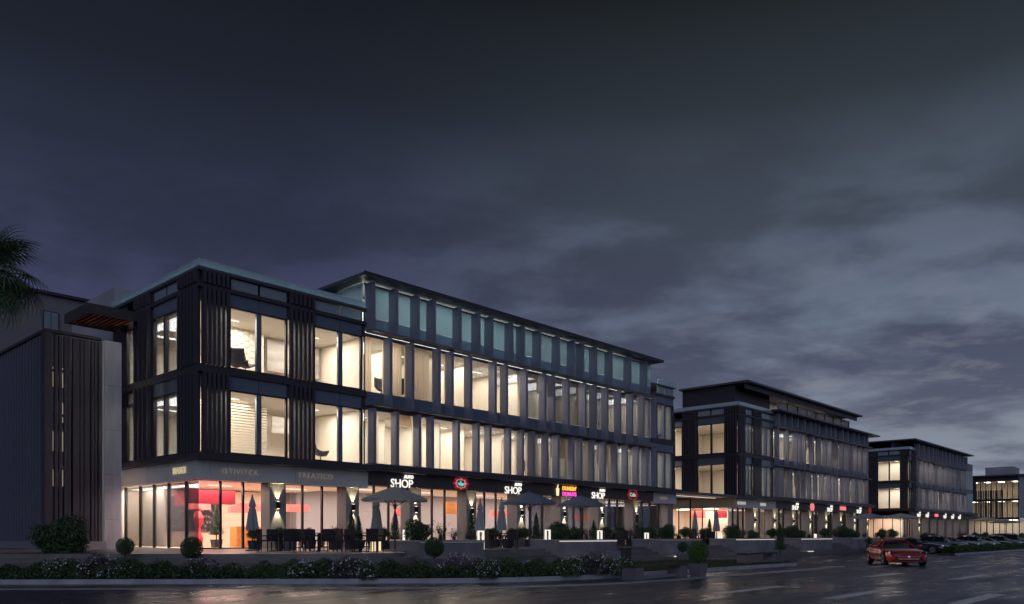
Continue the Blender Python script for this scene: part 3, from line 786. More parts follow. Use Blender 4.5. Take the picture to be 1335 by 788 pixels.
# shop interior fittings of the corner shop
def hang(x0, x1, y0, y1, z0, z1, mk='darkred'): ubox('ceiling_baffle', mk, b1, x0, x1, y0, y1, z0, z1)
hang(17.5, 19.9, 37.4, 37.8, 3.05, 3.72); hang(18.6, 20.2, 41.2, 41.5, 3.05, 3.8); hang(18.8, 20.1, 40.4, 40.7, 2.85, 3.25, 'redlit')
hang(20.8, 22.3, 39.6, 39.9, 2.70, 3.05, 'redlit'); hang(21.6, 23.0, 40.2, 40.5, 2.85, 3.25, 'redlit'); hang(23.7, 25.0, 38.6, 38.9, 2.80, 3.2, 'redlit')
ubox('ceiling_baffle', 'redlit', b1, 31.0, 32.4, 38.3, 38.6, 2.7, 3.15); ubox('ceiling_baffle', 'redlit', b1, 39.5, 41.2, 38.3, 38.6, 2.8, 3.2)
ubox('ceiling_baffle', 'redlit', b1, 48.9, 50.6, 38.3, 38.6, 2.7, 3.1); ubox('ceiling_baffle', 'orange', b1, 35.2, 38, 38.4, 38.6, 2.9, 3.7)
mural = bpy.data.materials.new('mural'); mural.use_nodes = True
t = mural.node_tree; p = t.nodes['Principled BSDF']; vo = t.nodes.new('ShaderNodeTexVoronoi'); vo.inputs['Scale'].default_value = 5
tcn = t.nodes.new('ShaderNodeTexCoord'); t.links.new(tcn.outputs['Object'], vo.inputs['Vector'])
t.links.new(ramp(vo.outputs['Distance'], [(0, (.5, .42, .42)), (.3, (.12, .10, .12)), (.6, (.02, .02, .03))], t), p.inputs['Base Color'])
M['mural'] = mural
mm = MB().box(18.6, 21.6, 42.40, 42.48, 1.7, 3.6).build('mural_panel', M['mural'], b1)
ubox('partition_wall', 'wall_peach', b1, 18.5, 24.5, 42.5, 42.6, ZP, 4.0)
area_lamp(b1, 17.5, 18.5, 40.2, 44.8, 4.0, 420, (1, .87, .74)); area_lamp(b1, 17.6, 20.0, 36.6, 40.0, 4.0, 260, (1, .83, .68))
ubox('partition_wall', 'wall_in', b1, 18.52, 18.6, 42.62, 45.1, ZP, 4.0)
def deco(name, label, cat, mb, m): o = mb.build(name, M[m], origin=tuple(mb.v[0])); return tag(o, label, cat)
deco('shop_counter', 'orange timber shop counter behind the corner shop glass', 'counter', MB().box(20.6, 23.0, 38.6, 39.3, ZP + .035, 1.95), 'orange')
st = MB(); st.lathe([(.10, 0), (.24, .15), (.26, .45), (.14, .8), (.12, 1.0), (.24, 1.25), (.28, 1.5), (.18, 1.75), (.12, 1.85), (.17, 1.98), (.1, 2.12)], (19.0, 39.6, ZP + .04), 14)
deco('statue', 'curvy red statue in the corner shop window beside a potted plant', 'statue', st, 'red')
# ---------- concrete tower behind the pergola belongs to the block (built above as back_volume)

# ---------- slatted block at the far left
b0 = empty('slatted_building', (12.4, 41, .1), 'dark building clad in vertical metal slats at the left edge', 'building')
ubox('plinth', 'conc_dark', b0, 12.3, 15.0, 40.85, 41.2, .1, 1.2)
ubox('plinth', 'conc_dark', b0, 12.3, 12.5, 41.21, 70, .1, 1.2)
n = 0
y = 41.35
while y < 66:
    ubox('slat', 'slat_blue', b0, 12.36, 12.52, y, y + .16, 1.2, 10.96); y += .46
ubox('backing_wall', 'frame', b0, 12.62, 12.7, 41.5, 70, .1, 10.9)
ubox('corner_post', 'slat', b0, 12.28, 12.62, 40.88, 41.32, 1.2, 10.98)
xs = [12.72, 12.92, 13.14, 13.30, 13.52, 13.66, 13.84, 14.02, 14.16, 14.34, 14.50, 14.66]
rr = random.Random(5)
for x in xs:
    ubox('slat', 'slat', b0, x, x + rr.choice([.10, .12, .14]), 40.92, 41.10, 1.2, 10.9)
for z in (4.6, 7.1, 9.2): ubox('rail', 'slat', b0, 12.63, 14.8, 41.11, 41.17, z, z + .12)
ubox('roof_rail', 'slat', b0, 12.28, 14.8, 40.88, 41.2, 10.99, 11.12); ubox('roof_rail', 'slat', b0, 12.28, 12.6, 41.21, 70, 10.99, 11.12)
for k in range(5): ubox('wall_panel', 'concrete', b0, 14.92, 15.72, 40.9, 46, .1 + 2.19 * k, .1 + 2.19 * k + 2.175)
ubox('glow_strip', 'dim_strip', b0, 14.84, 14.915, 40.93, 40.98, 1.0, 11.0)  # glowing strip stands in for the lit edge of the grey wall
# ---------- pale block far behind on the left
bb = empty('apartment_building', (4, 60, 0), 'pale building with a flat roof far behind the slatted block', 'building')
ubox('wall', 'far_wall', bb, 2, 30, 60, 74, 0, 17.9); ubox('roof', 'dark_metal', bb, 1.7, 30.3, 59.7, 74.3, 17.91, 18.1)
for k, (px, z) in enumerate([(66, 15.3), (66, 11.6), (83, 11.6), (83, 9.2), (66, 7.2), (83, 7.2), (83, 4.8), (66, 4.8), (113, 9.4), (113, 6.2), (104, 4.0), (120, 12.2), (95, 3.0)]):
    x = along(px, 60); lit = k > 0
    f = ubox('window', 'frame', bb, x - .5, x + .5, 59.93, 59.99, z, z + 1.5); 
    fo = MB().box(x - .44, x - .02, 59.9, 59.92, z + .06, z + 1.44).box(x + .02, x + .44, 59.9, 59.92, z + .06, z + 1.44).build('pane', M['window_lit'] if lit else M['glass_teal'], bb)

# ---------- second block
b2 = empty('office_building', (69.3, YF, ZP), 'second office block with a stepped penthouse roof and dark slatted corner', 'building')
corner_volume(b2, 69.3, 77.0, [(70.6, 72.3, (71.45,)), (74.0, 76.9, (75.3,))], [(36.4, 39.3, (37.8,)), (41.0, 41.9, ())],
              [(69.3, 70.5, 5), (72.4, 73.9, 5)], [(35.1, 36.3, 5), (39.4, 40.9, 3)], 43, 31, .85)
def rfins(a, c, lo, hi, seed):
    r_ = random.Random(seed); out = []; x = a + .2
    while x < c - .4: out.append(x); x += r_.uniform(lo, hi)
    return out
fin_volume(b2, 77.0, 104.6, [rfins(77, 104.6, 1.0, 2.3, s) for s in (1, 2, 3)],
           [(L1[0], L1[1], 0, True), (L2[0], 12.45, .75, True), (12.57, 13.95, 0, False)], 7, 35, en=1.5, fdepth=(.42, .46, .55), finmat='fin_mid')
ubox('lower_roof', 'roof', b2, 76.2, 105.8, 34.0, 44, 13.98, 14.14)
ubox('upper_roof', 'roof', b2, 69.0, 99.2, 33.9, 41.2, 15.80, 15.98)
ubox('upper_roof_beam', 'dark_metal', b2, 69.4, 98.6, 34.35, 34.5, 15.3, 15.78)
ubox('penthouse_wall', 'dark_metal', b2, 69.5, 77, YF + .4, 41.1, 14.14, 15.79)
for k in range(8): ubox('clerestory_pane', 'glass_lantern', b2, 78 + 2.5 * k + .05, 80.5 + 2.5 * k - .05, YF + .05, YF + .09, 14.15, 15.28); ubox('clerestory_post', 'frame', b2, 80.45 + 2.5 * k, 80.55 + 2.5 * k, YF, YF + .14, 14.15, 15.29)
ubox('penthouse_lining', 'wall_pale', b2, 77.2, 98.4, YF + 2.6, YF + 2.7, 14.15, 15.79)
for k in range(4): area_lamp(b2, 78.5 + 5 * k, 81.5 + 5 * k, YF + .9, YF + 1.9, 15.75, 26)
ubox('upper_back_wall', 'fin_dark', b2, 77, 104.6, YF + 2.2, YF + 2.4, 12.5, 13.97)
ubox('back_volume', 'dark_metal', b2, 69.5, 104.6, 43.2, 56, .86, 14.1)
for (z0, z1) in ((L1[0], L1[1]), (L2[0], 12.45)): ubox('side_wall', 'fin_dark', b2, 104.6, 104.7, YF, 46, z0 - .1, z1 + .1)
ubox('side_wall', 'fin_dark', b2, 104.6, 104.7, YF, 46, 12.56, 13.97)
C2 = [along(p, YF) for p in (993, 1025, 1049, 1077, 1104, 1126, 1147)]
C2 = [72.8, 77.2, 81.7, 86.2, 90.7, 95.2, 99.7, 104.2]
shop_front(b2, 68.9, 77.0, 'fascia', [72.8], 41, z1=4.1, ztop=5.0, wall='wall_in', depth=7)
shop_front(b2, 77.0, 104.6, 'fascia_dark', C2[1:], 42, z1=4.22, ztop=5.03, depth=6, lamp='lamp_dim')
for y0, y1 in ((YF - .25, 38.5), (38.52, 42.3), (42.32, 46)): ubox('fascia_panel', 'fascia_cream', b2, 68.5, 68.85, y0, y1, 4.1, 4.95)
ubox('canopy_edge', 'dark_metal', b2, 67.9, 68.88, YF - .8, 46, 4.97, 5.22)
yy = YF + .9
for k in range(7):
    ubox('shop_glass_pane', 'glass_shop', b2, 68.9, 68.92, yy + .04, yy + 1.26, ZP + .06, 4.1); ubox('shop_mullion', 'frame', b2, 68.86, 68.96, yy + 1.26, yy + 1.34, ZP, 4.1); yy += 1.3
ubox('ceiling_baffle', 'redlit', b2, 70.0, 70.3, 39, 40.4, 3.2, 3.9); ubox('ceiling_baffle', 'darkred', b2, 71, 71.3, 37.2, 38.4, 3.2, 3.9)
ubox('ceiling_light', 'lamp_shop', b2, 69.6, 70.3, 37.6, 38.8, 4.02, 4.07); ubox('ceiling_light', 'lamp_shop', b2, 69.6, 70.3, 40.6, 41.8, 4.02, 4.07)
# thin walkway roof between the first two blocks
wr = empty('walkway_canopy', (63, YF, ZP), 'thin flat walkway roof bridging the gap between the first and second block', 'canopy')
ubox('roof_slab', 'roof', wr, 57.95, 67.88, 34.3, 38.2, 4.95, 5.18)
for x in (60.5, 65.5): wp = MB().tube((x, 37.9, ZP), (x, 37.9, 4.95), .08).build('post', M['frame'], wr)
ubox('glow_strip', 'lamp_strip', wr, 58.6, 66.8, 36.0, 36.1, 4.90, 4.945)

# ---------- third block
b3 = empty('office_building', (121, YF, ZP), 'third office block with a thin oversailing roof beyond the parked cars', 'building')
corner_volume(b3, 121.2, 124.0, [(121.6, 122.6, ())], [(36.2, 39.3, (37.7,))], [(122.7, 123.9, 6)], [], 43, 51, .40)
fin_volume(b3, 124.0, 152.5, [rfins(124, 152.5, 1.3, 2.7, s) for s in (4, 5, 6)],
           [(L1[0], L1[1], 0, True), (L2[0], L2[1], .75, True), (L3[0], 14.85, 0, False)], 6, 55, en=1.5, fdepth=(.42, .46, .55), finmat='fin_mid')
ubox('roof_slab', 'roof', b3, 120.6, 153.5, 34.0, 46, 15.0, 15.18)
ubox('upper_back_wall', 'fin_dark', b3, 121.4, 152.5, YF + 2.2, YF + 2.4, 12.9, 15)
ubox('back_volume', 'dark_metal', b3, 121.4, 157.6, 43.2, 56, .86, 14.6)
ubox('end_bay', 'fin_dark', b3, 152.5, 157.7, YF + .1, 43, 5.2, 13.9)
for k in range(4):
    for z in (5.5, 9.4): ubox('glass_pane', 'glass_spandrel', b3, 152.7 + 1.2 * k, 153.7 + 1.2 * k, YF, YF + .05, z, z + 3.2)
shop_front(b3, 121.2, 157.7, 'fascia_dark', [126 + 4.5 * k for k in range(7)], 61, z1=4.22, ztop=5.03, depth=6, lamp='lamp_dim')
ubox('ceiling_light', 'lamp_shop', b3, 122, 126, 37, 38, 4.1, 4.17)
yy = YF + .9
for k in range(5):
    ubox('shop_glass_pane', 'glass_shop', b3, 121.1, 121.13, yy + .04, yy + 1.26, ZP + .06, 4.1); ubox('shop_mullion', 'frame', b3, 121.06, 121.16, yy + 1.26, yy + 1.34, ZP, 4.1); yy += 1.3

# ---------- glazed low wing between the second and third blocks (behind the big parasols)
# ---------- fourth block
b4 = empty('office_building', (197, YF, ZP), 'fourth office block at the right edge with bright rooms and a rooftop box', 'building')
X4 = 197
def y4(px): return into(px, X4)
for z0, z1 in ((4.9, 5.3), (8.9, 9.3), (13.2, 13.6)): ubox('floor_beam', 'dark_metal', b4, X4 - .3, X4 + .2, YF, 58, z0, z1)
ubox('roof_slab', 'roof', b4, X4 - 1, 225, YF - 1, 60, 14.2, 14.5)
ubox('wall_panel', 'dark_metal', b4, X4 + .2, X4 + .3, YF, 58, 13.61, 14.19)
ubox('rooftop_box', 'concrete', b4, X4 + 1, X4 + 8, y4(1319), y4(1283), 14.5, 16.3)
ubox('wall_panel', 'concrete', b4, X4, 225, YF, YF + .2, 5.3, 14.19)
for lv, (z0, z1) in enumerate(((5.3, 8.9), (9.3, 13.2))):
    room_y0, room_y1 = YF + .3, 45.5
    ubox('floor_slab', 'floor_in', b4, X4 + .2, X4 + 7, room_y0, 58, z0 - .05, z0 + .02)
    ubox('ceiling', 'ceil', b4, X4 + .2, X4 + 7, room_y0, 58, z1 - .02, z1 + .05)
    ubox('back_wall', 'wall_in', b4, X4 + 7, X4 + 7.1, room_y0, 58, z0, z1)
    for k in range(4):
        ubox('ceiling_light', 'lamp_dim', b4, X4 + 2, X4 + 4, YF + .9 + 2.6 * k, YF + 1.8 + 2.6 * k, z1 - .1, z1 - .04)
    y = YF + .2
    while y < 46:
        ubox('window_post', 'frame', b4, X4, X4 + .15, y, y + .12, z0, z1); ubox('glass_pane', 'glass', b4, X4 + .05, X4 + .07, y + .13, y + 1.0, z0, z1); y += 1.01
for k in range(16): ubox('slat', 'slat', b4, X4 - .25, X4 - .05, 38.1 + .33 * k, 38.25 + .33 * k, 4.9, 11.2)
ubox('wall_panel', 'dark_metal', b4, X4 - .2, X4 - .1, 43.2, 46.5, 9.2, 13.2)
ubox('ground_wall', 'wall_in', b4, X4 + 5, X4 + 5.1, YF, 58, ZP, 4.9)
for k in range(3): ubox('ceiling_light', 'lamp_dim', b4, X4 + 1.5, X4 + 3.5, YF + 1 + 3 * k, YF + 2.2 + 3 * k, 4.75, 4.82)
for k in range(9): ubox('window_post', 'frame', b4, X4 - .1, X4 + .05, YF + 1.2 * k, YF + .15 + 1.2 * k, ZP, 4.9)

# ------------------------------------------------------------------ wall lamps on the columns
def spot(parent, loc, down, e):
    l = bpy.data.lights.new('lamp_light', 'SPOT'); l.energy = e; l.spot_size = R(62); l.spot_blend = .6; l.color = (1, .86, .50); l.shadow_soft_size = .02
    o = bpy.data.objects.new('lamp_light', l); COL.objects.link(o); o.parent = parent; o.location = loc
    o.rotation_euler = (R(9), 0, 0) if down else (R(171), 0, 0)
    return o
wl = empty('wall_lamp', (LCX[0], YF - .04, 2.98), 'up and down wall lamp on the corner shop column, leftmost of the first block', 'wall lamp', 'up and down lamps on the shop columns')
p0 = wloc(wl)
MB().box(p0.x - .07, p0.x + .07, p0.y - .16, p0.y - .02, p0.z - .17, p0.z + .17).build('lamp_body', M['frame'], wl)
MB().box(p0.x - .05, p0.x + .05, p0.y - .14, p0.y - .04, p0.z + .171, p0.z + .178).box(p0.x - .05, p0.x + .05, p0.y - .14, p0.y - .04, p0.z - .178, p0.z - .171).build('lamp_lens', M['lamp_sconce'], wl)
spot(wl, (0, -.10, .20), False, 110); spot(wl, (0, -.10, -.20), True, 110)
ords = ['second', 'third', 'fourth', 'fifth', 'sixth', 'seventh', 'eighth']
for k, x in enumerate(LCX[1:]):
    copy_tree(wl, (x, YF - .04, 2.98), label='wall lamp, %s from the left on the shop columns of the nearest block' % ords[k])
for k, x in enumerate(C2):
    copy_tree(wl, (x, YF - .04, 2.98), label='small wall lamp, %s from the left on the second block columns' % (['first'] + ords)[k])
for k in range(1):
    copy_tree(wl, (126, YF - .04, 2.98), label='far glowing wall lamp on the left end column of the third block')

# ------------------------------------------------------------------ signs
def sign(name, x, z, parts, label, y=None, side=False):
    y = YF - .28 if y is None else y
    s = empty(name, (x, y, z), label, 'sign')
    for pn, me, ox, oz in parts:
        o = bpy.data.objects.new(pn, me); COL.objects.link(o); o.parent = s
        if side: o.location = (0, -ox, oz); o.rotation_euler = (R(90), 0, R(-90))
        else: o.location = (ox, 0, oz); o.rotation_euler = (R(90), 0, 0)
    return s
sign('shop_sign', 16.61, 4.50, [('lettering', text_mesh('BIARDI', .44, M['sign_gold'], .04, .006), 0, 0)], 'gold BIARDI lettering on the left flank of the corner fascia', y=36.5, side=True)
sign('shop_sign', along(314, YF - .28), 4.47, [('lettering', text_mesh('ISTIVITCK', .36, M['sign_bronze'], .04, 0, 1.2), 0, 0)], 'dim bronze lettering on the corner shop fascia beside the corner')
sign('shop_sign', along(412, YF - .28), 4.50, [('lettering', text_mesh('TREATICO', .38, M['sign_bronze'], .04, 0, 1.2), 0, 0)], 'dim bronze TREATICO lettering on the grey fascia between two wall lamps')
shopm = text_mesh('SHOP', .66, M['sign_white'], .04, .004, .95); autom = text_mesh('AUTO', .25, M['sign_white'], .04, .014, .95)
for px, lb in ((524, 'white AUTO SHOP letters above the pale grey parasol'), (669, 'white AUTO SHOP letters above the left blue parasol, next to the maroon crest'), (780, 'white AUTO SHOP letters right of the orange and pink sign')):
    sign('shop_sign', along(px, YF - .28), 4.55, [('lettering', shopm, 0, -.17), ('small_lettering', autom, .50, .24)], lb)
def ring_mesh(rx, rz, lobes, amp, th, m, n=96, fill=False):
    mb = MB()
    for i in range(n):
        a = 2 * PI * i / n; k = 1 + amp * abs(math.cos(lobes * a / 2))
        mb.v.append((rx * k * math.cos(a), rz * k * math.sin(a), .02)); q = 0 if fill else 1 - th
        mb.v.append((rx * k * q * math.cos(a), rz * k * q * math.sin(a), .02))
        mb.v.append((rx * k * math.cos(a), rz * k * math.sin(a), -.02)); mb.v.append((rx * k * q * math.cos(a), rz * k * q * math.sin(a), -.02))
    for i in range(n):
        a = 4 * i; b = 4 * ((i + 1) % n); mb.f += [(a, b, b + 1, a + 1), (a, a + 2, b + 2, b), (a + 1, b + 1, b + 3, a + 3)]
    return mb.mesh('emblem', m)
bird = MB(); bird.v = [(-.30, .05, .03), (-.10, -.12, .03), (.12, -.14, .03), (.32, -.02, .03), (.42, .06, .03), (.20, .06, .03), (.06, .04, .03), (.02, .26, .03), (-.10, .06, .03)]
bird.f = [tuple(range(9))]
birdm = bird.mesh('emblem', M['sign_teal'])
sign('crest_sign', along(601, YF - .28), 4.62, [('crest_ring', ring_mesh(.52, .32, 8, .30, .26, M['sign_red']), 0, 0), ('inner_ring', ring_mesh(.36, .24, 8, .25, .12, M['sign_rose']), 0, 0), ('crest_bird', birdm, -.04, -.02)], 'oval maroon crest with a turquoise bird on the brown fascia')
sign('crest_sign', along(825, YF - .28), 4.62, [('crest_ring', ring_mesh(.60, .40, 8, .2, .25, M['sign_red']), 0, 0), ('lettering', text_mesh('Cafe', .42, M['sign_dimwhite'], .04, .01), 0, 0)], 'round red sign with pale writing near the right end of the first block')
cup = MB(); cup.lathe([(.10, -.22), (.16, .2), (.17, .24)], k=10); cupm = cup.mesh('cup_emblem', M['sign_cream'])
cup2 = MB(); cup2.prism([(-.1, -.36), (.1, -.36), (.15, .16), (.02, .16), (.1, .45), (.04, .45), (-.06, .16), (-.15, .16)], 0, .04); cupm = cup2.mesh('cup_emblem', M['sign_cream'])
sign('shop_sign', along(741, YF - .28), 4.58, [('cup_emblem', cupm, -1.2, 0), ('lettering', text_mesh("DUNKIN'", .38, M['sign_orange'], .04, .010, 1.0), .12, .17), ('lower_lettering', text_mesh('DONUTS', .38, M['sign_pink'], .04, .010, 1.0), .12, -.21)], "orange DUNKIN' over pink DONUTS lettering with a small cup")
sign('shop_sign', 55.9, 4.5, [('lettering', text_mesh('BIARDI', .36, M['sign_bronze'], .04), 0, 0)], 'small bronze lettering on the grey fascia at the right end of the first block')
sign('shop_sign', along(967, YF - .28), 4.5, [('lettering', text_mesh('RETIVITO', .40, M['sign_dimwhite'], .04), 0, 0)], 'small pale lettering on the second block fascia next to its corner')
sign('shop_sign', along(995, YF - .28), 4.5, [('lettering', text_mesh('BIARDI', .40, M['sign_dimwhite'], .04), 0, 0)], 'small pale lettering on the second block fascia left of its first SHOP sign')
for px, lb in ((1037, 'first white SHOP sign on the second block, left of the red emblem'), (1082, 'white SHOP sign between the red emblem and pink box sign of the second block'), (1120, 'white SHOP sign right of the pink box sign on the second block')):
    sign('shop_sign', along(px, YF - .28), 4.55, [('lettering', shopm, 0, -.17), ('small_lettering', autom, .50, .24)], lb)
sign('crest_sign', along(1059, YF - .28), 4.6, [('crest_ring', ring_mesh(.5, .38, 8, .2, 1, M['sign_rose'], fill=True), 0, 0)], 'small red emblem on the second block fascia')
mb = MB().box(-.9, .9, -.22, .22, -.05, .03); bx = mb.mesh('sign_box', M['sign_rose']); mb = MB().box(-.9, .9, .24, .42, -.05, .03)
sign('shop_sign', along(1099, YF - .28), 4.65, [('sign_box', bx, 0, 0), ('upper_bar', mb.mesh('upper_bar', M['sign_red']), 0, 0)], 'glowing pink box sign with a red bar on the second block')
sign('crest_sign', along(1134, YF - .28), 4.6, [('crest_ring', ring_mesh(.5, .38, 8, .2, 1, M['sign_red'], fill=True), 0, 0)], 'tiny red emblem above the left far parasol on the second block')
for px, kind, lb in ((1198, 'w', 'first pale sign from the left on the third block'), (1209, 'w', 'white sign left of the pink sign on the third block'), (1221, 'p', 'glowing pink sign on the third block'), (1232, 'w', 'white sign just right of the pink sign on the third block'), (1242, 'w', 'small white sign third from the right end of the third block'), (1251, 'w', 'white sign second from the right end of the third block')):
    x = along(px, YF - .28)
    sign('shop_sign', x, 4.55, [('lettering', shopm, 0, -.17), ('small_lettering', autom, .50, .24)] if kind == 'w' else [('sign_box', bx, 0, 0)], lb)

# ------------------------------------------------------------------ planters on the terrace edge
def planter(x0, x1, label, bright):
    o = empty('planter', (x0, 24.3, .27), label, 'planter', 'stone planters along the terrace edge')
    t = .14; z1 = 1.24
    f = MB(); f.box(x0, x1, 24.0, 24.0 + t, .27, z1); f.box(x0, x1, 25.9 - t, 25.9, .27, z1); f.box(x0, x0 + t, 24.0 + t, 25.9 - t, .27, z1); f.box(x1 - t, x1, 24.0 + t, 25.9 - t, .27, z1)
    f.build('planter_wall', M['conc_dark'], o)
    MB().box(x0 + t, x1 - t, 24.0 + t, 25.9 - t, .86, 1.12).build('soil', M['soil'], o)
    c = MB(); c.box(x0 - .03, x1 + .03, 23.97, 24.18, z1, z1 + .05); c.box(x0 - .03, x1 + .03, 25.72, 25.93, z1, z1 + .05); c.box(x0 - .03, x0 + .18, 24.18, 25.72, z1, z1 + .05); c.box(x1 - .18, x1 + .03, 24.18, 25.72, z1, z1 + .05)
    c.build('coping', M['kerb'], o)
    MB().box(x0, x1, 23.974, 23.999, z1 - .05, z1 - .012).build('glow_strip', M[bright], o)
    return o
PL = [(20.6, 24.2, 'first planter box with a shrub and thin bush, right of the pale parasol', 'dim_strip'),
      (29.3, 34.0, 'planter box with a bright light line under its rim below the orange sign', 'lamp_strip'),
      (38.2, 42.8, 'third planter box, right of the dark hedge seats', 'dim_strip'),
      (47.2, 53.4, 'planter box in front of the second block corner', 'lamp_strip'),
      (57.4, 63.4, 'planter box with a bright line behind the cone shaped tree', 'lamp_strip'),
      (67.8, 74.0, 'planter box behind the red car', 'dim_strip'), (78.5, 84.5, 'planter box beyond the red car, in front of the dark parked car', 'dim_strip')]
for a in PL: planter(*a)
for k, (px, yv) in enumerate(((757, 23.55), (885, 23.55), (985, 23.55), (1057, 23.55))):
    x = along(px, yv); o = MB().box(x - .45, x + .45, 23.50, 23.60, .276, .33).build('step_light', M['lamp_strip'], origin=(x, 23.55, .27))
    tag(o, ['low glowing bar on the lower step under the bright edged planter', 'low glowing bar on the step under the third planter', 'low glowing bar on the step below the planter at the second block corner', 'low glowing bar on the step behind the cone shaped tree'][k], 'step light', 'light bars on the steps')
    
# inverted U light frames
def light_frame(x, y, z, h, label):
    o = empty('light_bollard', (x, y, z), label, 'bollard light', 'white glowing frames on the terrace')
    MB().box(x - .17, x - .125, y - .05, y + .05, z, z + h).build('leg', M['lamp_white'], o)
    MB().box(x + .125, x + .17, y - .05, y + .05, z, z + h).build('leg', M['lamp_white'], o)
    MB().box(x - .17, x + .17, y - .05, y + .05, z + h + .001, z + h + .055).build('top_bar', M['lamp_white'], o)
for px, yv, z, h, lb in ((530, 25.6, 1.29, .38, 'short white light frame behind the left end of the first planter'), (627, 25.3, ZP, .80, 'tall white light frame between the first two planters'),
                         (714, 24.9, 1.13, .58, 'white light frame on the left end of the bright edged planter'), (782, 24.9, ZP, .85, 'white light frame at the right end of the bright edged planter'),
                         (843, 26.0, 1.29, .30, 'white light frame at the left end of the third planter'), (939, 25.5, ZP, .75, 'white light frame beside the planter at the second block corner'),
                         (1063, 26.2, ZP, .7, 'white light frame at the right of the planter behind the cone tree')):
    light_frame(along(px, yv), yv, z, h, lb)
# cream lantern by the closed parasol
cx, cy = along(490, 25.6), 25.6
o = empty('lantern', (cx, cy, ZP), 'glowing cream lantern box standing beneath the closed parasol', 'lantern')
MB().box(cx - .20, cx - .04, cy - .1, cy + .1, ZP + .02, ZP + .72).build('light_panel', M['lamp_cream'], o)
MB().box(cx + .03, cx + .18, cy - .1, cy + .1, ZP + .02, ZP + .72).build('light_panel', M['lamp_cream'], o)
MB().box(cx - .03, cx + .02, cy - .12, cy + .12, ZP, ZP + .80).box(cx - .24, cx + .22, cy - .12, cy + .12, ZP + .73, ZP + .77).build('frame', M['frame'], o)

# ------------------------------------------------------------------ plants
def ball_mesh(n, r, seed, m, size=.06, sq=1.0, lump=.025):
    P, d = blob_points(int(n * 1.7), r, r, r * sq, seed, lump=lump, tufts=40 if lump < .1 else 16, fill=.75); return leaves('foliage', P, size, M[m], seed, outward=d * .9)
FOL = {}
def fol(kind):
    if kind in FOL: return FOL[kind]
    if kind == 'ball': me = ball_mesh(3200, .40, 1, 'leaf', .055)
    elif kind == 'ballb': me = ball_mesh(2600, .40, 2, 'leaf_bright', .06)
    elif kind == 'bush': me = ball_mesh(3600, .55, 3, 'leaf_dark', .075, .9, .22)
    elif kind == 'bushb': me = ball_mesh(3000, .5, 4, 'leaf', .08, .85, .25)
    elif kind == 'cone':
        rg_ = np.random.default_rng(5); n = 3200; h = rg_.random(n) ** 1.25; a = rg_.random(n) * 2 * PI
        r_ = (1 - h) ** .75 * .34 * (0.75 + .25 * np.sin(a * 5 + h * 14)) * rg_.uniform(.55, 1.08, n)
        P = np.stack([r_ * np.cos(a), r_ * np.sin(a), h * 1.3 - .55], 1); d = np.stack([np.cos(a), np.sin(a), np.full(n, .6)], 1)
        me = leaves('foliage', P, .075, M['leaf_dark'], 6, .35, d)
    elif kind == 'twig':
        rg_ = np.random.default_rng(8); P = []
        for s in range(26):
            a = rg_.random() * 2 * PI; l = rg_.uniform(.6, 1.1); tl = rg_.uniform(.2, .8)
            for k in range(26):
                f = k / 26; P.append((math.cos(a) * tl * f * .7 * l, math.sin(a) * tl * f * .7 * l, f * l - .45 * (f * tl) ** 2 - .3))
        P = np.array(P) + rg_.normal(size=(len(P), 3)) * .03; me = leaves('foliage', P, .09, M['leaf_purple'], 9, .4)
    elif kind == 'spiky':
        rg_ = np.random.default_rng(12); mbb = MB()
        for s in range(60):
            a = rg_.random() * 2 * PI; el = rg_.uniform(.35, 1.45); L_ = rg_.uniform(.45, .75)
            b0_ = Vector((0, 0, -.3)); dr = Vector((math.cos(a) * math.cos(el), math.sin(a) * math.cos(el), math.sin(el))); sd_ = Vector((-math.sin(a), math.cos(a), 0)) * .022
            m_ = b0_ + dr * L_ * .6; e_ = b0_ + dr * L_ + Vector((0, 0, -.10))
            mbb.quad(tuple(b0_ - sd_ * .4), tuple(b0_ + sd_ * .4), tuple(m_ + sd_), tuple(m_ - sd_)); mbb.quad(tuple(m_ - sd_), tuple(m_ + sd_), tuple(e_ + sd_ * .1), tuple(e_ - sd_ * .1))
        me = mbb.mesh('foliage', M['leaf'])
    FOL[kind] = me; return me
POTM = {}
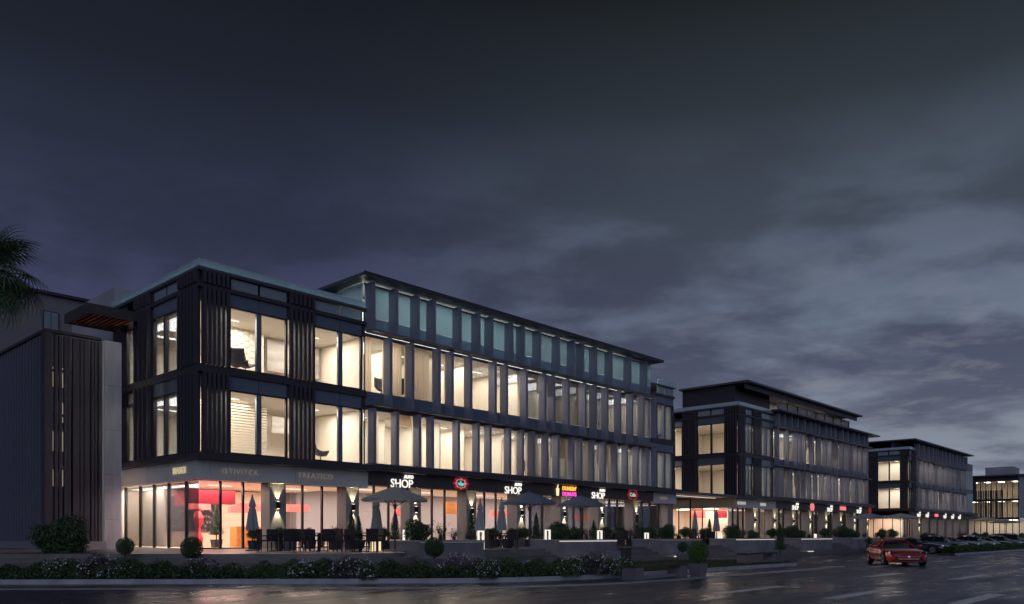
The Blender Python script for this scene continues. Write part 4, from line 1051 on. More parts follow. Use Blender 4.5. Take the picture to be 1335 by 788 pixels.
def plant(kind, x, y, z, s, label, pot='pot', poth=.45, potw=.5, stem=.12, name='potted_plant', rz=None, sz=None):
    o = empty(name, (x, y, z), label, 'potted plant' if pot else 'shrub')
    s3 = (s, s, s * (sz or 1))
    if pot:
        k = (pot, poth, potw)
        if k not in POTM:
            w_ = potw / 2; q = MB(); q.v = [(-w_ * .8, -w_ * .8, 0), (w_ * .8, -w_ * .8, 0), (w_ * .8, w_ * .8, 0), (-w_ * .8, w_ * .8, 0), (-w_, -w_, poth), (w_, -w_, poth), (w_, w_, poth), (-w_, w_, poth), (-w_ * .86, -w_ * .86, poth), (w_ * .86, -w_ * .86, poth), (w_ * .86, w_ * .86, poth), (-w_ * .86, w_ * .86, poth), (-w_ * .86, -w_ * .86, poth - .05), (w_ * .86, -w_ * .86, poth - .05), (w_ * .86, w_ * .86, poth - .05), (-w_ * .86, w_ * .86, poth - .05)]
            q.f = [(3, 2, 1, 0)] + [(i, (i + 1) % 4, 4 + (i + 1) % 4, 4 + i) for i in range(4)] + [(4 + i, 4 + (i + 1) % 4, 8 + (i + 1) % 4, 8 + i) for i in range(4)] + [(8 + i, 8 + (i + 1) % 4, 12 + (i + 1) % 4, 12 + i) for i in range(4)] + [(12, 13, 14, 15)]
            POTM[k] = q.mesh('pot', M[pot])
        piece('pot', POTM[k], o, (0, 0, 0))
    else: poth = 0
    half = {'ball': .4, 'ballb': .4, 'bush': .5, 'bushb': .45, 'cone': .55, 'twig': .3, 'spiky': .3}[kind] * s3[2]
    zc = poth + stem + half
    tk = ('stem', round(zc - poth + .03, 2))
    if tk not in POTM: POTM[tk] = MB().tube((0, 0, 0), (0.01, 0, tk[1]), .03, .02, 6).mesh('stem', M['bark'])
    piece('stem', POTM[tk], o, (0, 0, poth - .03 if pot else 0))
    piece('foliage', fol(kind), o, (0, 0, zc), random.uniform(0, 6.28) if rz is None else rz, s3)
    return o
def P(px, D): return far(px, D)
def at(px, Y): return (along(px, Y), Y)
# topiary beside the street
x, y = P(163, 26.8); plant('ball', x, y, .15, .74, 'small clipped ball bush in a stone pot left of the corner shop', 'potstone', .58, .42, .10)
x, y = P(250, 27.3); plant('ball', x, y, .15, .94, 'clipped ball bush in front of the red statue window', 'potstone', .50, .45, .05)
x, y = P(566, 27.2); plant('ball', x, y, .14, .86, 'clipped ball bush in front of the first planter', 'potstone', .55, .5, .05)
x, y = P(910, 28.6); plant('ballb', x, y, 0, .98, 'large bright green ball bush in a square stone pot beside the front bench', 'potstone', .48, .52, .04)
x, y = P(890, 42); plant('ball', x, y, .10, .72, 'smaller green ball bush behind the large one by the bench', 'potstone', .4, .5, .1)
x, y = P(79, 29.5); plant('bush', x, y, .10, 1.75, 'big round dark bush in front of the slatted building', None, stem=.40, name='shrub')
x, y = P(1017, 39.3); plant('cone', x, y, .16, 1.0, 'dark cone shaped tree on a thin stem at the tip of the lawn', 'potstone', .40, .36, .22, sz=1.0)
x, y = P(627, 27.8); 
x, y = at(1133, 23.0); plant('spiky', x, y, .12, 1.35, 'dark spiky plant in a pot behind the roof of the red car', 'pot', .6, .4, .0)
# row along the shop fronts
row = [('bushb', 332, 32.3, .62, 'green bush in a dark pot in front of the closed parasol by the corner shop', 'pot'),
       ('bushb', 366, 33.0, .62, 'green bush behind the leftmost dining set', 'pot'),
       ('bushb', 404, 33.2, .60, 'bright bush on the far side of the second dining set', 'pot'),
       ('bushb', 440, 33.0, .62, 'round green bush between the second and third dining sets', 'pot'),
       ('cone', 458, 30.6, 1.05, 'tall dark conical shrub in front of the second wall lamp', 'pot'),
       ('cone', 468, 32.0, .85, 'shorter conical shrub just right of the tall one below the second wall lamp', 'pot'),
       ('bushb', 502, 29.2, .60, 'leafy bush right of the cream lantern', 'pot'), ('cone', 515, 28.0, 1.0, 'dark upright shrub under the pale parasol', 'pot'),
       ('cone', 614, 29.6, 1.15, 'dark conical shrub in front of the fourth wall lamp', 'pot'), ('bush', 645, 31, .62, 'dark bush behind the diners table near the closed parasols', 'pot'),
       ('bush', 668, 31, .60, 'dark bush left of the stem of the left blue parasol', 'pot'), ('bushb', 685, 30.2, .70, 'green bush at the foot of the left blue parasol', 'pot'), ('cone', 699, 30.0, 1.15, 'slim conical shrub right of the left blue parasol pole', 'pot'),
       ('bush', 775, 29, .65, 'dark bush between bright planter and hedge seats', 'pot'),
       ('cone', 830, 30.5, 1.2, 'conical shrub below the last wall lamp of the first block', 'pot'), ('bush', 836, 32.0, .8, 'dark shrub beside the last wall lamp of the first block', 'pot'),
       ('bush', 918, 30, .75, 'dark bush between the two closed parasols of the second block', 'pot'), ('bush', 903, 30, .7, 'dark bush by the left closed parasol of the second block', 'pot'), ('cone', 925, 27, 1.0, 'upright shrub left of the right closed parasol of the second block', 'pot')]
for k, px, yv, s, lb, pt in row:
    x, y = at(px, yv); plant(k, x, y, ZP, s, lb, pt, .42, .45, .04)
for k, px, yv, s_, lb, pt in [('bushb', 378, 31.4, .55, 'low leafy plant in a pot between the two left dining sets', 'potstone'), ('twig', 437, 30.6, .7, 'wiry potted plant right of the second dining set', 'pot'), ('bush', 487, 32.0, .6, 'dark round potted plant behind the cream lantern', 'pot'),
    ('bushb', 635, 29.8, .62, 'leafy potted plant right of the tall light frame', 'potstone'), ('spiky', 662, 28.4, .9, 'spiky potted plant near the diners by the closed parasols', 'pot'), ('bush', 677, 29.0, .6, 'dark potted plant just left of the left blue parasol pole', 'potstone'),
    ('bush', 790, 29.8, .75, 'dark potted plant behind the set below the round red sign', 'pot'), ('bush', 808, 29.6, .75, 'dark potted bush between the two sets under the round red sign', 'pot'), ('twig', 822, 29.4, .8, 'wiry potted plant left of the last wall lamp of the block', 'pot'),
    ('bush', 848, 31, .8, 'dark potted bush under the small lettering at the end of the first block', 'pot'), ('bush', 893, 30, .8, 'dark potted bush in front of the second block side windows', 'pot'), ('bush', 1006, 30, .8, 'dark potted bush right of the second block corner', 'pot'), ('bush', 1018, 29, .8, 'dark potted bush behind the cone shaped tree', 'pot'), ('bush', 1075, 30, .9, 'dark potted bush left of the pink box sign', 'pot'), ('bushb', 1090, 30, .9, 'leafy potted bush under the pink box sign', 'pot')]:
    x, y = at(px, yv); plant(k, x, y, ZP, s_, lb, pt, .42, .45, .04)
# plants inside the planters
for k, px, yv, s, lb in [('bush', 545, 25.1, 1.05, 'large round shrub growing in the first planter'), ('twig', 575, 25.2, 1.05, 'wiry purple bush with thin arching twigs in the first planter'), ('twig', 592, 25.1, .8, 'smaller wiry bush at the right end of the first planter'),
    ('bush', 728, 25.1, 1.05, 'round shrub at the left of the bright edged planter'), ('bush', 750, 25.1, .8, 'low dark shrub in the middle of the bright edged planter'), ('twig', 765, 25.2, .9, 'wiry shrub near the right end of the bright edged planter'), ('cone', 774, 25.2, .9, 'small cone shrub at the right end of the bright edged planter'),
    ('bush', 868, 25.1, 1.05, 'round shrub in the third planter'), ('spiky', 884, 25.1, 1.0, 'spiky plant at the right end of the third planter'),
    ('bush', 954, 25.1, 1.1, 'round shrub at the left of the planter before the second block corner'), ('twig', 968, 25.1, .9, 'wiry shrub in the planter before the second block corner'), ('bush', 982, 25.1, .75, 'low shrub at the right of the planter before the second block corner'),
    ('bush', 1032, 25.1, 1.15, 'round shrub in the planter behind the cone tree'), ('bush', 1043, 25.1, .8, 'low shrub in the planter behind the cone tree'), ('spiky', 1055, 25.1, 1.0, 'spiky plant in the planter behind the cone tree'),
    ('bush', 1100, 25.1, 1.2, 'round shrub in the planter behind the red car'), ('bush', 1113, 25.1, .9, 'low shrub in the planter behind the red car'), ('bushb', 1148, 25.2, 1.1, 'bright green shrub in the planter above the red car roof'), ('bush', 1163, 25.2, 1.0, 'dark shrub above the dark parked car')]:
    x, y = at(px, yv); plant(k, x, y, 1.12, s, lb, None, stem=0.0, name='shrub')
for i in range(16):    # hedge-like shrubs along the far terraces
    x = 79 + i * 5.2 + random.uniform(-1, 1); y = 26 + random.uniform(-.6, 3)
    o = plant(random.choice(['bush', 'bush', 'bushb', 'twig']), x, y, ZP, random.uniform(.8, 1.2), ['dark', 'leafy', 'low', 'bushy'][i % 4] + ' shrub in the far terrace row, ' + ['nearest the red car', 'second beyond the red car', 'third beyond the red car', 'fourth beyond the red car', 'left of the fourth shrub group', 'under the left far parasol', 'under the right far parasol', 'just past the far parasols', 'before the third block corner', 'under the first signs of the third block', 'left of the pink sign of the third block', 'right of the pink sign of the third block', 'under the last signs of the third block', 'at the end of the third block', 'in the gap before the fourth block', 'nearest the fourth block'][i], None, stem=.1, name='shrub'); o['group'] = 'far shrubs on the terrace'
# plant inside the corner shop
x, y = 19.3, 38.2; plant('cone', x, y, ZP + .03, 1.15, 'dark potted plant inside the shop beside the red statue', 'pot', .4, .45, .25)

# street-side planting: ground cover as one mass, flower clumps as things
KB = offset_path(KERB, -.15)
def path_points(Pth, x0=None, x1=None):
    seg = [(Vector(a), Vector(b)) for a, b in zip(Pth, Pth[1:])]; L_ = np.array([(b - a).length for a, b in seg]); return seg, L_
seg, L_ = path_points(KERB)
rg_ = np.random.default_rng(21)
def hedge_pts(n, wlo, whi, hmax, xmin, xmax):
    cum = np.cumsum(L_); out = []
    while len(out) < n:
        s = rg_.random() * cum[-1]; i = int(np.searchsorted(cum, s)); a, b = seg[i]; f = 1 - (cum[i] - s) / L_[i]
        p = a.lerp(b, f)
        if not (xmin < p.x < xmax): continue
        t_ = (b - a).normalized(); nrm = Vector((-t_.y, t_.x)); wv = rg_.uniform(wlo, whi)
        q = p + nrm * wv
        e = min(1, (wv - wlo) / .25 + .35, (whi - wv) / .3 + .4)
        hh = hmax * (0.62 + .22 * math.sin(q.x * 2.3 + q.y * 1.1) + .16 * math.sin(q.x * 5.1 - q.y * 3.7 + 1) + .1 * math.sin(q.x * 11 + q.y * 9)) * e
        z = .12 + hh * (1 - rg_.random() ** 2.4 * .9)
        out.append((q.x, q.y, z))
    return np.array(out)
PT = hedge_pts(42000, .12, 1.75, .60, 1.5, 24.5)
o = bpy.data.objects.new('ground_cover', leaves('ground_cover', PT, .085, M['leaf'], 5, .5)); COL.objects.link(o); o['kind'] = 'stuff'
PT = hedge_pts(9000, .10, 1.6, .58, 1.5, 24.5)
o = bpy.data.objects.new('ground_cover', leaves('ground_cover', PT, .10, M['leaf_dark'], 6, .5)); COL.objects.link(o); o['kind'] = 'stuff'
# hedge in front of the parked cars
n = 22000; xx = 67 + (rg_.random(n) ** 1.6) * 90; yv = rg_.uniform(16.05, 16.95, n); hh = .58 * (.8 + .15 * np.sin(xx * 2.1) + .1 * np.sin(xx * 5.3))
PT = np.stack([xx, yv, .12 + hh * (1 - rg_.random(n) ** 2 * .9)], 1)
hd = bpy.data.objects.new('hedge', leaves('hedge', PT, .15, M['leaf'], 7, .55)); COL.objects.link(hd); tag(hd, 'long low hedge between the road and the parked cars', 'hedge')
# lawn blades
n = 16000; xx = rg_.uniform(25.2, 39.2, n); yv = rg_.uniform(16.5, 22, n); keep = (xx < 39.2 - abs(yv - 17.6) * .2) & (xx > 24.7 + (yv - 16.5) * 0)
xx, yv = xx[keep], yv[keep]; PT = np.stack([xx, yv, np.full(len(xx), .19)], 1)
o = bpy.data.objects.new('grass', leaves('grass', PT, .11, M['blade'], 8, .12, None, np.tile([0, 0, 1.2], (len(xx), 1)))); COL.objects.link(o); o['kind'] = 'stuff'
# white flowering clumps
def flower_clump(px, D, w_, h_, label, seed):
    x, y = P(px, D); o = empty('flowering_shrub', (x, y, .12), label, 'shrub', 'white flowering shrubs in the roadside bed')
    Pp, d = blob_points(1500, w_, w_ * .7, h_, seed, lump=.2, cz=h_ * .55); Pp = Pp[Pp[:, 2] > 0]
    f = bpy.data.objects.new('foliage', leaves('foliage', Pp, .075, M['leaf_purple' if seed % 2 else 'leaf'], seed)); COL.objects.link(f); f.parent = o
    Pf, d = blob_points(230, w_ * 1.05, w_ * .75, h_ * 1.06, seed + 9, lump=.2, cz=h_ * .55, fill=.1); Pf = Pf[Pf[:, 2] > .1]
    f = bpy.data.objects.new('blossom', leaves('blossom', Pf, .055, M['flower'], seed, .9)); COL.objects.link(f); f.parent = o
for i, a in enumerate([(75, 24.9, .5, .42, 'faint flowering clump below the big round bush'), (128, 24.8, .55, .5, 'white flowering clump left of the small ball bush'), (152, 24.7, .55, .42, 'lower white flowering clump under the small ball bush'),
        (265, 25.3, .6, .42, 'white flowering clump under the ball bush by the statue window'), (395, 24.9, .45, .40, 'white flowering clump in front of the left dining sets'), (452, 24.8, .60, .44, 'broad white flowering clump right of the dining sets'),
        (481, 24.6, .4, .36, 'small white flowering clump low at the kerb left of the planter'), (598, 26.0, .65, .48, 'white flowering clump below the first planter, right of the ball bush'), (637, 25.0, .42, .38, 'white flowering clump at the kerb below the tall light frame'),
        (690, 27.5, .35, .3, 'sparse flowering clump in front of the left blue parasol'), (745, 26.4, .55, .42, 'white flowering clump left of the last ones by the step light'), (775, 27.3, .6, .5, 'tall white flowering clump by the step light'), (812, 26.9, .5, .40, 'white flowering clump nearest the front bench')]):
    flower_clump(*a, 40 + i)

# ------------------------------------------------------------------ palm at the left edge
px_, py_ = P(-13, 31); palm = empty('palm_tree', (px_, py_, .1), 'tall fan palm at the left edge with dark drooping fronds', 'tree')
tr = MB(); 
for k in range(22):
    z0 = .1 + k * .53; tr.tube((px_, py_, z0), (px_, py_, z0 + .54), .24 - k * .003 + .02, .24 - k * .003 - .015, 12, False)
tr.build('trunk', M['palmbark'], palm)
ZT = 11.8
def frond(mb, st, pet):
    L1_ = 1.5; segs = 22
    for k in range(segs):
        a = (k / (segs - 1) - .5) * R(250); l = .95 - .25 * abs(a) / R(125)
        d = Vector((math.cos(a), math.sin(a), 0)) * l; s_ = Vector((-math.sin(a), math.cos(a), 0)) * .028
        for (p0, p1, dr0, dr1, w0, w1) in ((0, .55, 0, -.05, .5, 1), (.55, .85, -.05, -.16, 1, .6), (.85, 1.08, -.16, -.42, .6, .05)):
            mb.quad(tuple(d * p0 - s_ * w0 + Vector((0, 0, dr0))), tuple(d * p0 + s_ * w0 + Vector((0, 0, dr0))), tuple(d * p1 + s_ * w1 + Vector((0, 0, dr1))), tuple(d * p1 - s_ * w1 + Vector((0, 0, dr1))))
fm = MB(); frond(fm, 0, 0); fme = fm.mesh('frond_fan', M['leaf_palm'])
rp = random.Random(17)
for k in range(46):
    a = k * 2.399; el = R(rp.uniform(-62, 60)) if k > 8 else R(rp.uniform(40, 80)); pl = rp.uniform(.8, 1.45)
    d = Vector((math.cos(a) * math.cos(el), math.sin(a) * math.cos(el), math.sin(el)))
    start = Vector((0, 0, ZT)); end = start + d * pl + Vector((0, 0, -.10))
    st = MB().tube(tuple(start + Vector((px_, py_, .0))), tuple(end + Vector((px_, py_, 0))), .03, .018, 5).build('frond', M['leaf_palm'], palm)
    o = bpy.data.objects.new('fan', fme); COL.objects.link(o); o.parent = st; o.location = end - Vector((0, 0, .1))
    q = (d + Vector((0, 0, -.45))).to_track_quat('X', 'Z'); o.rotation_mode = 'QUATERNION'; o.rotation_quaternion = q; sc_ = rp.uniform(1.0, 1.3); o.scale = (sc_,) * 3

# ------------------------------------------------------------------ dining furniture
def dining_chair():
    o = empty('dining_chair', (0, 0, 0), 'x', 'chair', 'dark wicker chairs on the terrace')
    MB().box(-.24, .24, -.24, .24, .40, .46).build('seat', M['wicker'], o)
    MB().box(-.24, .24, .20, .26, .46, .90).build('backrest', M['wicker'], o)
    MB().box(-.28, -.22, -.22, .24, .60, .65).box(-.28, -.22, -.22, -.17, .46, .60).build('armrest', M['wicker'], o)
    MB().box(.22, .28, -.22, .24, .60, .65).box(.22, .28, -.22, -.17, .46, .60).build('armrest', M['wicker'], o)
    for sx in (-.21, .21):
        for sy in (-.21, .21): MB().tube((sx, sy, 0), (sx, sy, .40), .02, .025, 6).build('leg', M['wicker'], o)
    return o
def dining_table():
    o = empty('dining_table', (0, 0, 0), 'x', 'table', 'dark tables on the terrace')
    MB().box(-.42, .42, -.42, .42, .71, .75).build('table_top', M['tabletop'], o)
    MB().box(-.05, .05, -.05, .05, .03, .71).build('pedestal', M['wicker'], o); MB().box(-.25, .25, -.25, .25, 0, .03).build('base', M['wicker'], o)
    return o
ch0 = dining_chair(); tb0 = dining_table(); used = [False, False]
sets = [(366, 29.2, 'leftmost dining set'), (416, 27.5, 'second dining set from the left'), (470, 25.4, 'dining set left of the cream lantern'), (653, 27.3, 'dining set near the closed parasols'),
        (800, 27.0, 'dining set below the round red sign'), (818, 27.6, 'set at the last lamp of the block'), (915, 27.4, 'dining set before the second block corner')]
sidew = ['facing the road', 'on the left side', 'with its back to the road', 'on the right side']
for px, yv, lb in sets:
    x, y = at(px, yv); tl = 'small dark square table of the ' + lb
    if not used[0]: tb0.location = (x, y, ZP); tb0['label'] = tl; used[0] = True
    else: copy_tree(tb0, (x, y, ZP), label=tl)
    for k in range(4):
        a = k * PI / 2 + .15; cx_ = x + math.sin(a) * .68; cy_ = y + math.cos(a) * .68
        cl = 'wicker chair %s, %s' % (sidew[k], lb)
        if not used[1]: ch0.location = (cx_, cy_, ZP); ch0.rotation_euler.z = -a; ch0['label'] = cl; used[1] = True
        else: copy_tree(ch0, (cx_, cy_, ZP), -a, cl)

# ------------------------------------------------------------------ parasols
def parasol(x, y, wd, label, mk, h=2.75, z=ZP):
    o = empty('parasol', (x, y, z), label, 'parasol', 'open parasols on the terrace')
    MB().tube((x, y, z), (x, y, z + h - .05), .04, .03, 10).build('pole', M['dark_metal'], o)
    MB().box(x - .35, x + .35, y - .35, y + .35, z, z + .08).build('base', M['conc_dark'], o)
    c = MB(); n = 8; rr_ = wd / 2; top = z + h; ez = z + h - .52
    ang = [PI / 8 + 2 * PI * k / n for k in range(n)]
    sub = 4
    def pt(a, f):
        r_ = rr_ * f / math.cos(PI / 8) if False else rr_ * f
        zz = top - .52 * f - .10 * math.sin(PI * f) * -1 * .4
        return (x + r_ * math.cos(a), y + r_ * math.sin(a), zz)
    for k in range(n):
        a0, a1 = ang[k], ang[(k + 1) % n] + (2 * PI if k == n - 1 else 0)
        for j in range(sub):
            f0, f1 = j / sub, (j + 1) / sub
            am = (a0 + a1) / 2
            def mid(f): p = pt(am, f * .925); return (p[0], p[1], p[2] - .03 * f)
            if j == 0: c.v += [pt(a0, 0), pt(a0, f1), mid(f1), pt(a1, f1)]; m_ = len(c.v); c.f += [(m_ - 4, m_ - 3, m_ - 2), (m_ - 4, m_ - 2, m_ - 1)]
            else: c.quad(pt(a0, f0), pt(a0, f1), mid(f1), mid(f0)); c.quad(mid(f0), mid(f1), pt(a1, f1), pt(a1, f0))
    co = c.build('canopy', M[mk], o)
    v = MB()
    for k in range(n):
        a0, a1 = ang[k], ang[(k + 1) % n]; p0 = pt(a0, 1); p1 = pt(a1, 1); pm = pt((a0 + (a1 if a1 > a0 else a1 + 2 * PI)) / 2, .925); pm = (pm[0], pm[1], pm[2] - .03)
        for q0, q1 in ((p0, pm), (pm, p1)): v.quad(q0, q1, (q1[0], q1[1], q1[2] - .10), (q0[0], q0[1], q0[2] - .10))
    v.build('valance', M[mk], o)
    for k in range(n):
        e = pt(ang[k], .62); MB().tube((x, y, z + h - .85), (e[0], e[1], e[2] - .02), .012, .012, 5).build('strut', M['dark_metal'], o)
        e = pt(ang[k], .99); s_ = pt(ang[k], 0.02); MB().tube((s_[0], s_[1], s_[2] - .05), (e[0], e[1], e[2] - .02), .012, .012, 5).build('rib', M['dark_metal'], o)
    MB().lathe([(.06, 0), (.06, .12)], (x, y, z + h - .92), 8).build('hub', M['dark_metal'], o)
    MB().lathe([(.03, 0), (.05, .05), (.01, .12)], (x, y, z + h - .01), 8).build('finial', M['dark_metal'], o)
x, y = P(515, 32.0); parasol(x, y, 2.75, 'open pale grey parasol in front of the first AUTO SHOP sign', 'canvas_grey', 2.62)
x, y = P(690, 38.5); parasol(x, y, 2.75, 'open blue grey parasol left of the orange and pink sign', 'canvas_blue', 2.75)
x, y = P(757, 44.0); parasol(x, y, 2.75, 'open blue grey parasol right of the orange and pink sign', 'canvas_blue', 2.85)
x, y = at(1132, 30.5); parasol(x, y, 4.0, 'left of the two large parasols at the right end of the second block', 'canvas_blue', 3.1)
x, y = at(1174, 30.5); parasol(x, y, 4.4, 'right of the two large parasols between second and third block', 'canvas_pale', 3.3)
x, y = at(1286, 31); parasol(x, y, 5.0, 'far parasol left of the pair at the fourth block', 'canvas_pale', 3.6)
x, y = at(1310, 31); parasol(x, y, 5.0, 'far parasol right of the pair at the fourth block', 'canvas_grey', 3.4)
def closed_parasol(x, y, label, h=2.3, mk='canvas_pale', z=ZP):
    o = empty('closed_parasol', (x, y, z), label, 'parasol', 'closed parasols on the terrace')
    MB().tube((x, y, z), (x, y, z + h), .03, .03, 8).build('pole', M['dark_metal'], o); MB().lathe([(.28, 0), (.28, .05), (.05, .08)], (x, y, z), 12).build('base', M['conc_dark'], o)
    c = MB(); k = 16; prof = [(.20, .85), (.21, .95), (.17, 1.3), (.13, 1.65), (.10, 1.80), (.145, 1.84), (.11, 1.98), (.06, 2.12), (.015, 2.32)]; n0 = 0
    for r_, z_ in prof:
        for i in range(k):
            t_ = 2 * PI * i / k; q = r_ * (1 + (.22 if i % 2 else -.15) * (1 if z_ < 1.8 else .4)); c.v.append((x + q * math.cos(t_), y + q * math.sin(t_), z + z_ * h / 2.3))
    for a in range(len(prof) - 1):
        for i in range(k): j = (i + 1) % k; c.f.append((a * k + i, a * k + j, (a + 1) * k + j, (a + 1) * k + i))
    c.f.append(tuple(range(k))[::-1]); c.build('folded_canopy', M[mk], o)
x, y = P(329, 32.5); closed_parasol(x, y, 'closed pale parasol in front of the corner shop')
x, y = P(491, 33.5); closed_parasol(x, y, 'closed parasol above the cream lantern', 2.35)
x, y = P(626, 36.5); closed_parasol(x, y, 'closed parasol just right of the fourth wall lamp', 2.3)
x, y = P(654, 36.5); closed_parasol(x, y, 'closed parasol right of the tall light frame', 2.35)
x, y = at(906, 31); closed_parasol(x, y, 'left closed parasol at the corner of the second block', 2.6)
x, y = at(934, 27.5); closed_parasol(x, y, 'right closed parasol in front of the corner of the second block', 2.5)

# ------------------------------------------------------------------ benches
def bench(x0, x1, y, z, label):
    o = empty('bench', (x0, y, z), label, 'bench')
    MB().box(x0, x0 + .45, y, y + .55, z, z + .42).build('foot_block', M['potstone'], o); MB().box(x1 - .45, x1, y, y + .55, z, z + .42).build('foot_block', M['potstone'], o)
    for k in range(4): ubox('seat_plank', 'bark', o, x0 - .03, x1 + .03, y + .145 * k - .01, y + .145 * k + .12, z + .421, z + .49)
    MB().box(x0 + .46, x1 - .46, y + .2, y + .35, z + .02, z + .12).build('stretcher', M['conc_dark'], o)
bench(22.0, 25.3, 14.75, .0, 'low bench of two stone blocks and a timber seat nearest the road')
bench(34.6, 37.8, 17.0, .16, 'low stone and timber bench at the far end of the lawn')
def block(x, y, z, sx, sy, sz, label, mk='conc_dark'):
    o = MB().box(x, x + sx, y, y + sy, z, z + sz).build('stone_block', M[mk], origin=(x, y, z)); bv = o.modifiers.new('bevel', 'BEVEL'); bv.width = .02; bv.segments = 2
    tag(o, label, 'stone block')
x, y = P(624, 29.3); block(x, y, .12, .42, .42, .58, 'dark square stone pot without a plant below the tall light frame')
x, y = at(800, 22.7); block(x, y, .12, .9, .5, .6, 'low stone block before the steps left of the litter bin')
# litter bin
x, y = at(815, 22.6); o = empty('litter_bin', (x, y, .12), 'small dark litter bin at the foot of the steps near the flowering shrubs', 'litter bin')
MB().box(x - .22, x + .22, y - .22, y + .22, .14, .80).build('bin_body', M['pot'], o); MB().box(x - .25, x + .25, y - .25, y + .25, .801, .86).build('lid', M['dark_metal'], o)

# ------------------------------------------------------------------ indoor chairs seen through the upper windows
def lounge_chair():
    o = empty('lounge_chair', (0, 0, 0), 'x', 'chair', 'lounge chairs in the upper rooms')
    mb = MB(); n = 9
    rows = [(-.30, .42), (0.0, .38), (.22, .44), (.34, .70), (.44, 1.05), (.47, 1.18)]
    for yv, z_ in rows:
        for i in range(n): u = i / (n - 1) * 2 - 1; mb.v.append((u * .36, yv - .14 * u * u, z_ + .22 * u * u * (1 if z_ < .6 else .2)))
    for a in range(len(rows) - 1):
        for i in range(n - 1): mb.f.append((a * n + i, a * n + i + 1, (a + 1) * n + i + 1, (a + 1) * n + i))
    s = mb.build('shell', M['pot'], o, True); sm = s.modifiers.new('thick', 'SOLIDIFY'); sm.thickness = .05
    MB().tube((0, 0, .04), (0, 0, .40), .03, .03, 8).build('pedestal', M['dark_metal'], o); MB().lathe([(.26, 0), (.26, .02), (.05, .05)], (0, 0, 0), 12).build('base', M['dark_metal'], o)
    return o
lc = lounge_chair(); first = True
for px, yv, z, rz, lb in [(320, 36.0, 9.34, .4, 'dark chair behind the upper left corner window'), (308, 36.1, 9.34, 2.6, 'dark chair left of its twin behind the upper left corner window'), (418, 36.2, 5.35, 1.0, 'swivel chair in the lower second window of the corner'),
                          (497, 36.3, 9.38, -.6, 'dark chair left of the pair in the first upper room of the finned facade'), (521, 36.3, 9.38, 2.2, 'dark winged chair in the first upper room of the finned facade'), (690, 36.3, 5.42, .8, 'dark chair low behind the middle first floor windows'), (855, 36.4, 9.36, 1.2, 'chair in the glazed end bay of the first block')]:
    loc = (along(px, yv), yv, z)
    if first: lc.location = loc; lc.rotation_euler.z = rz; lc['label'] = lb; first = False
    else: copy_tree(lc, loc, rz, lb)

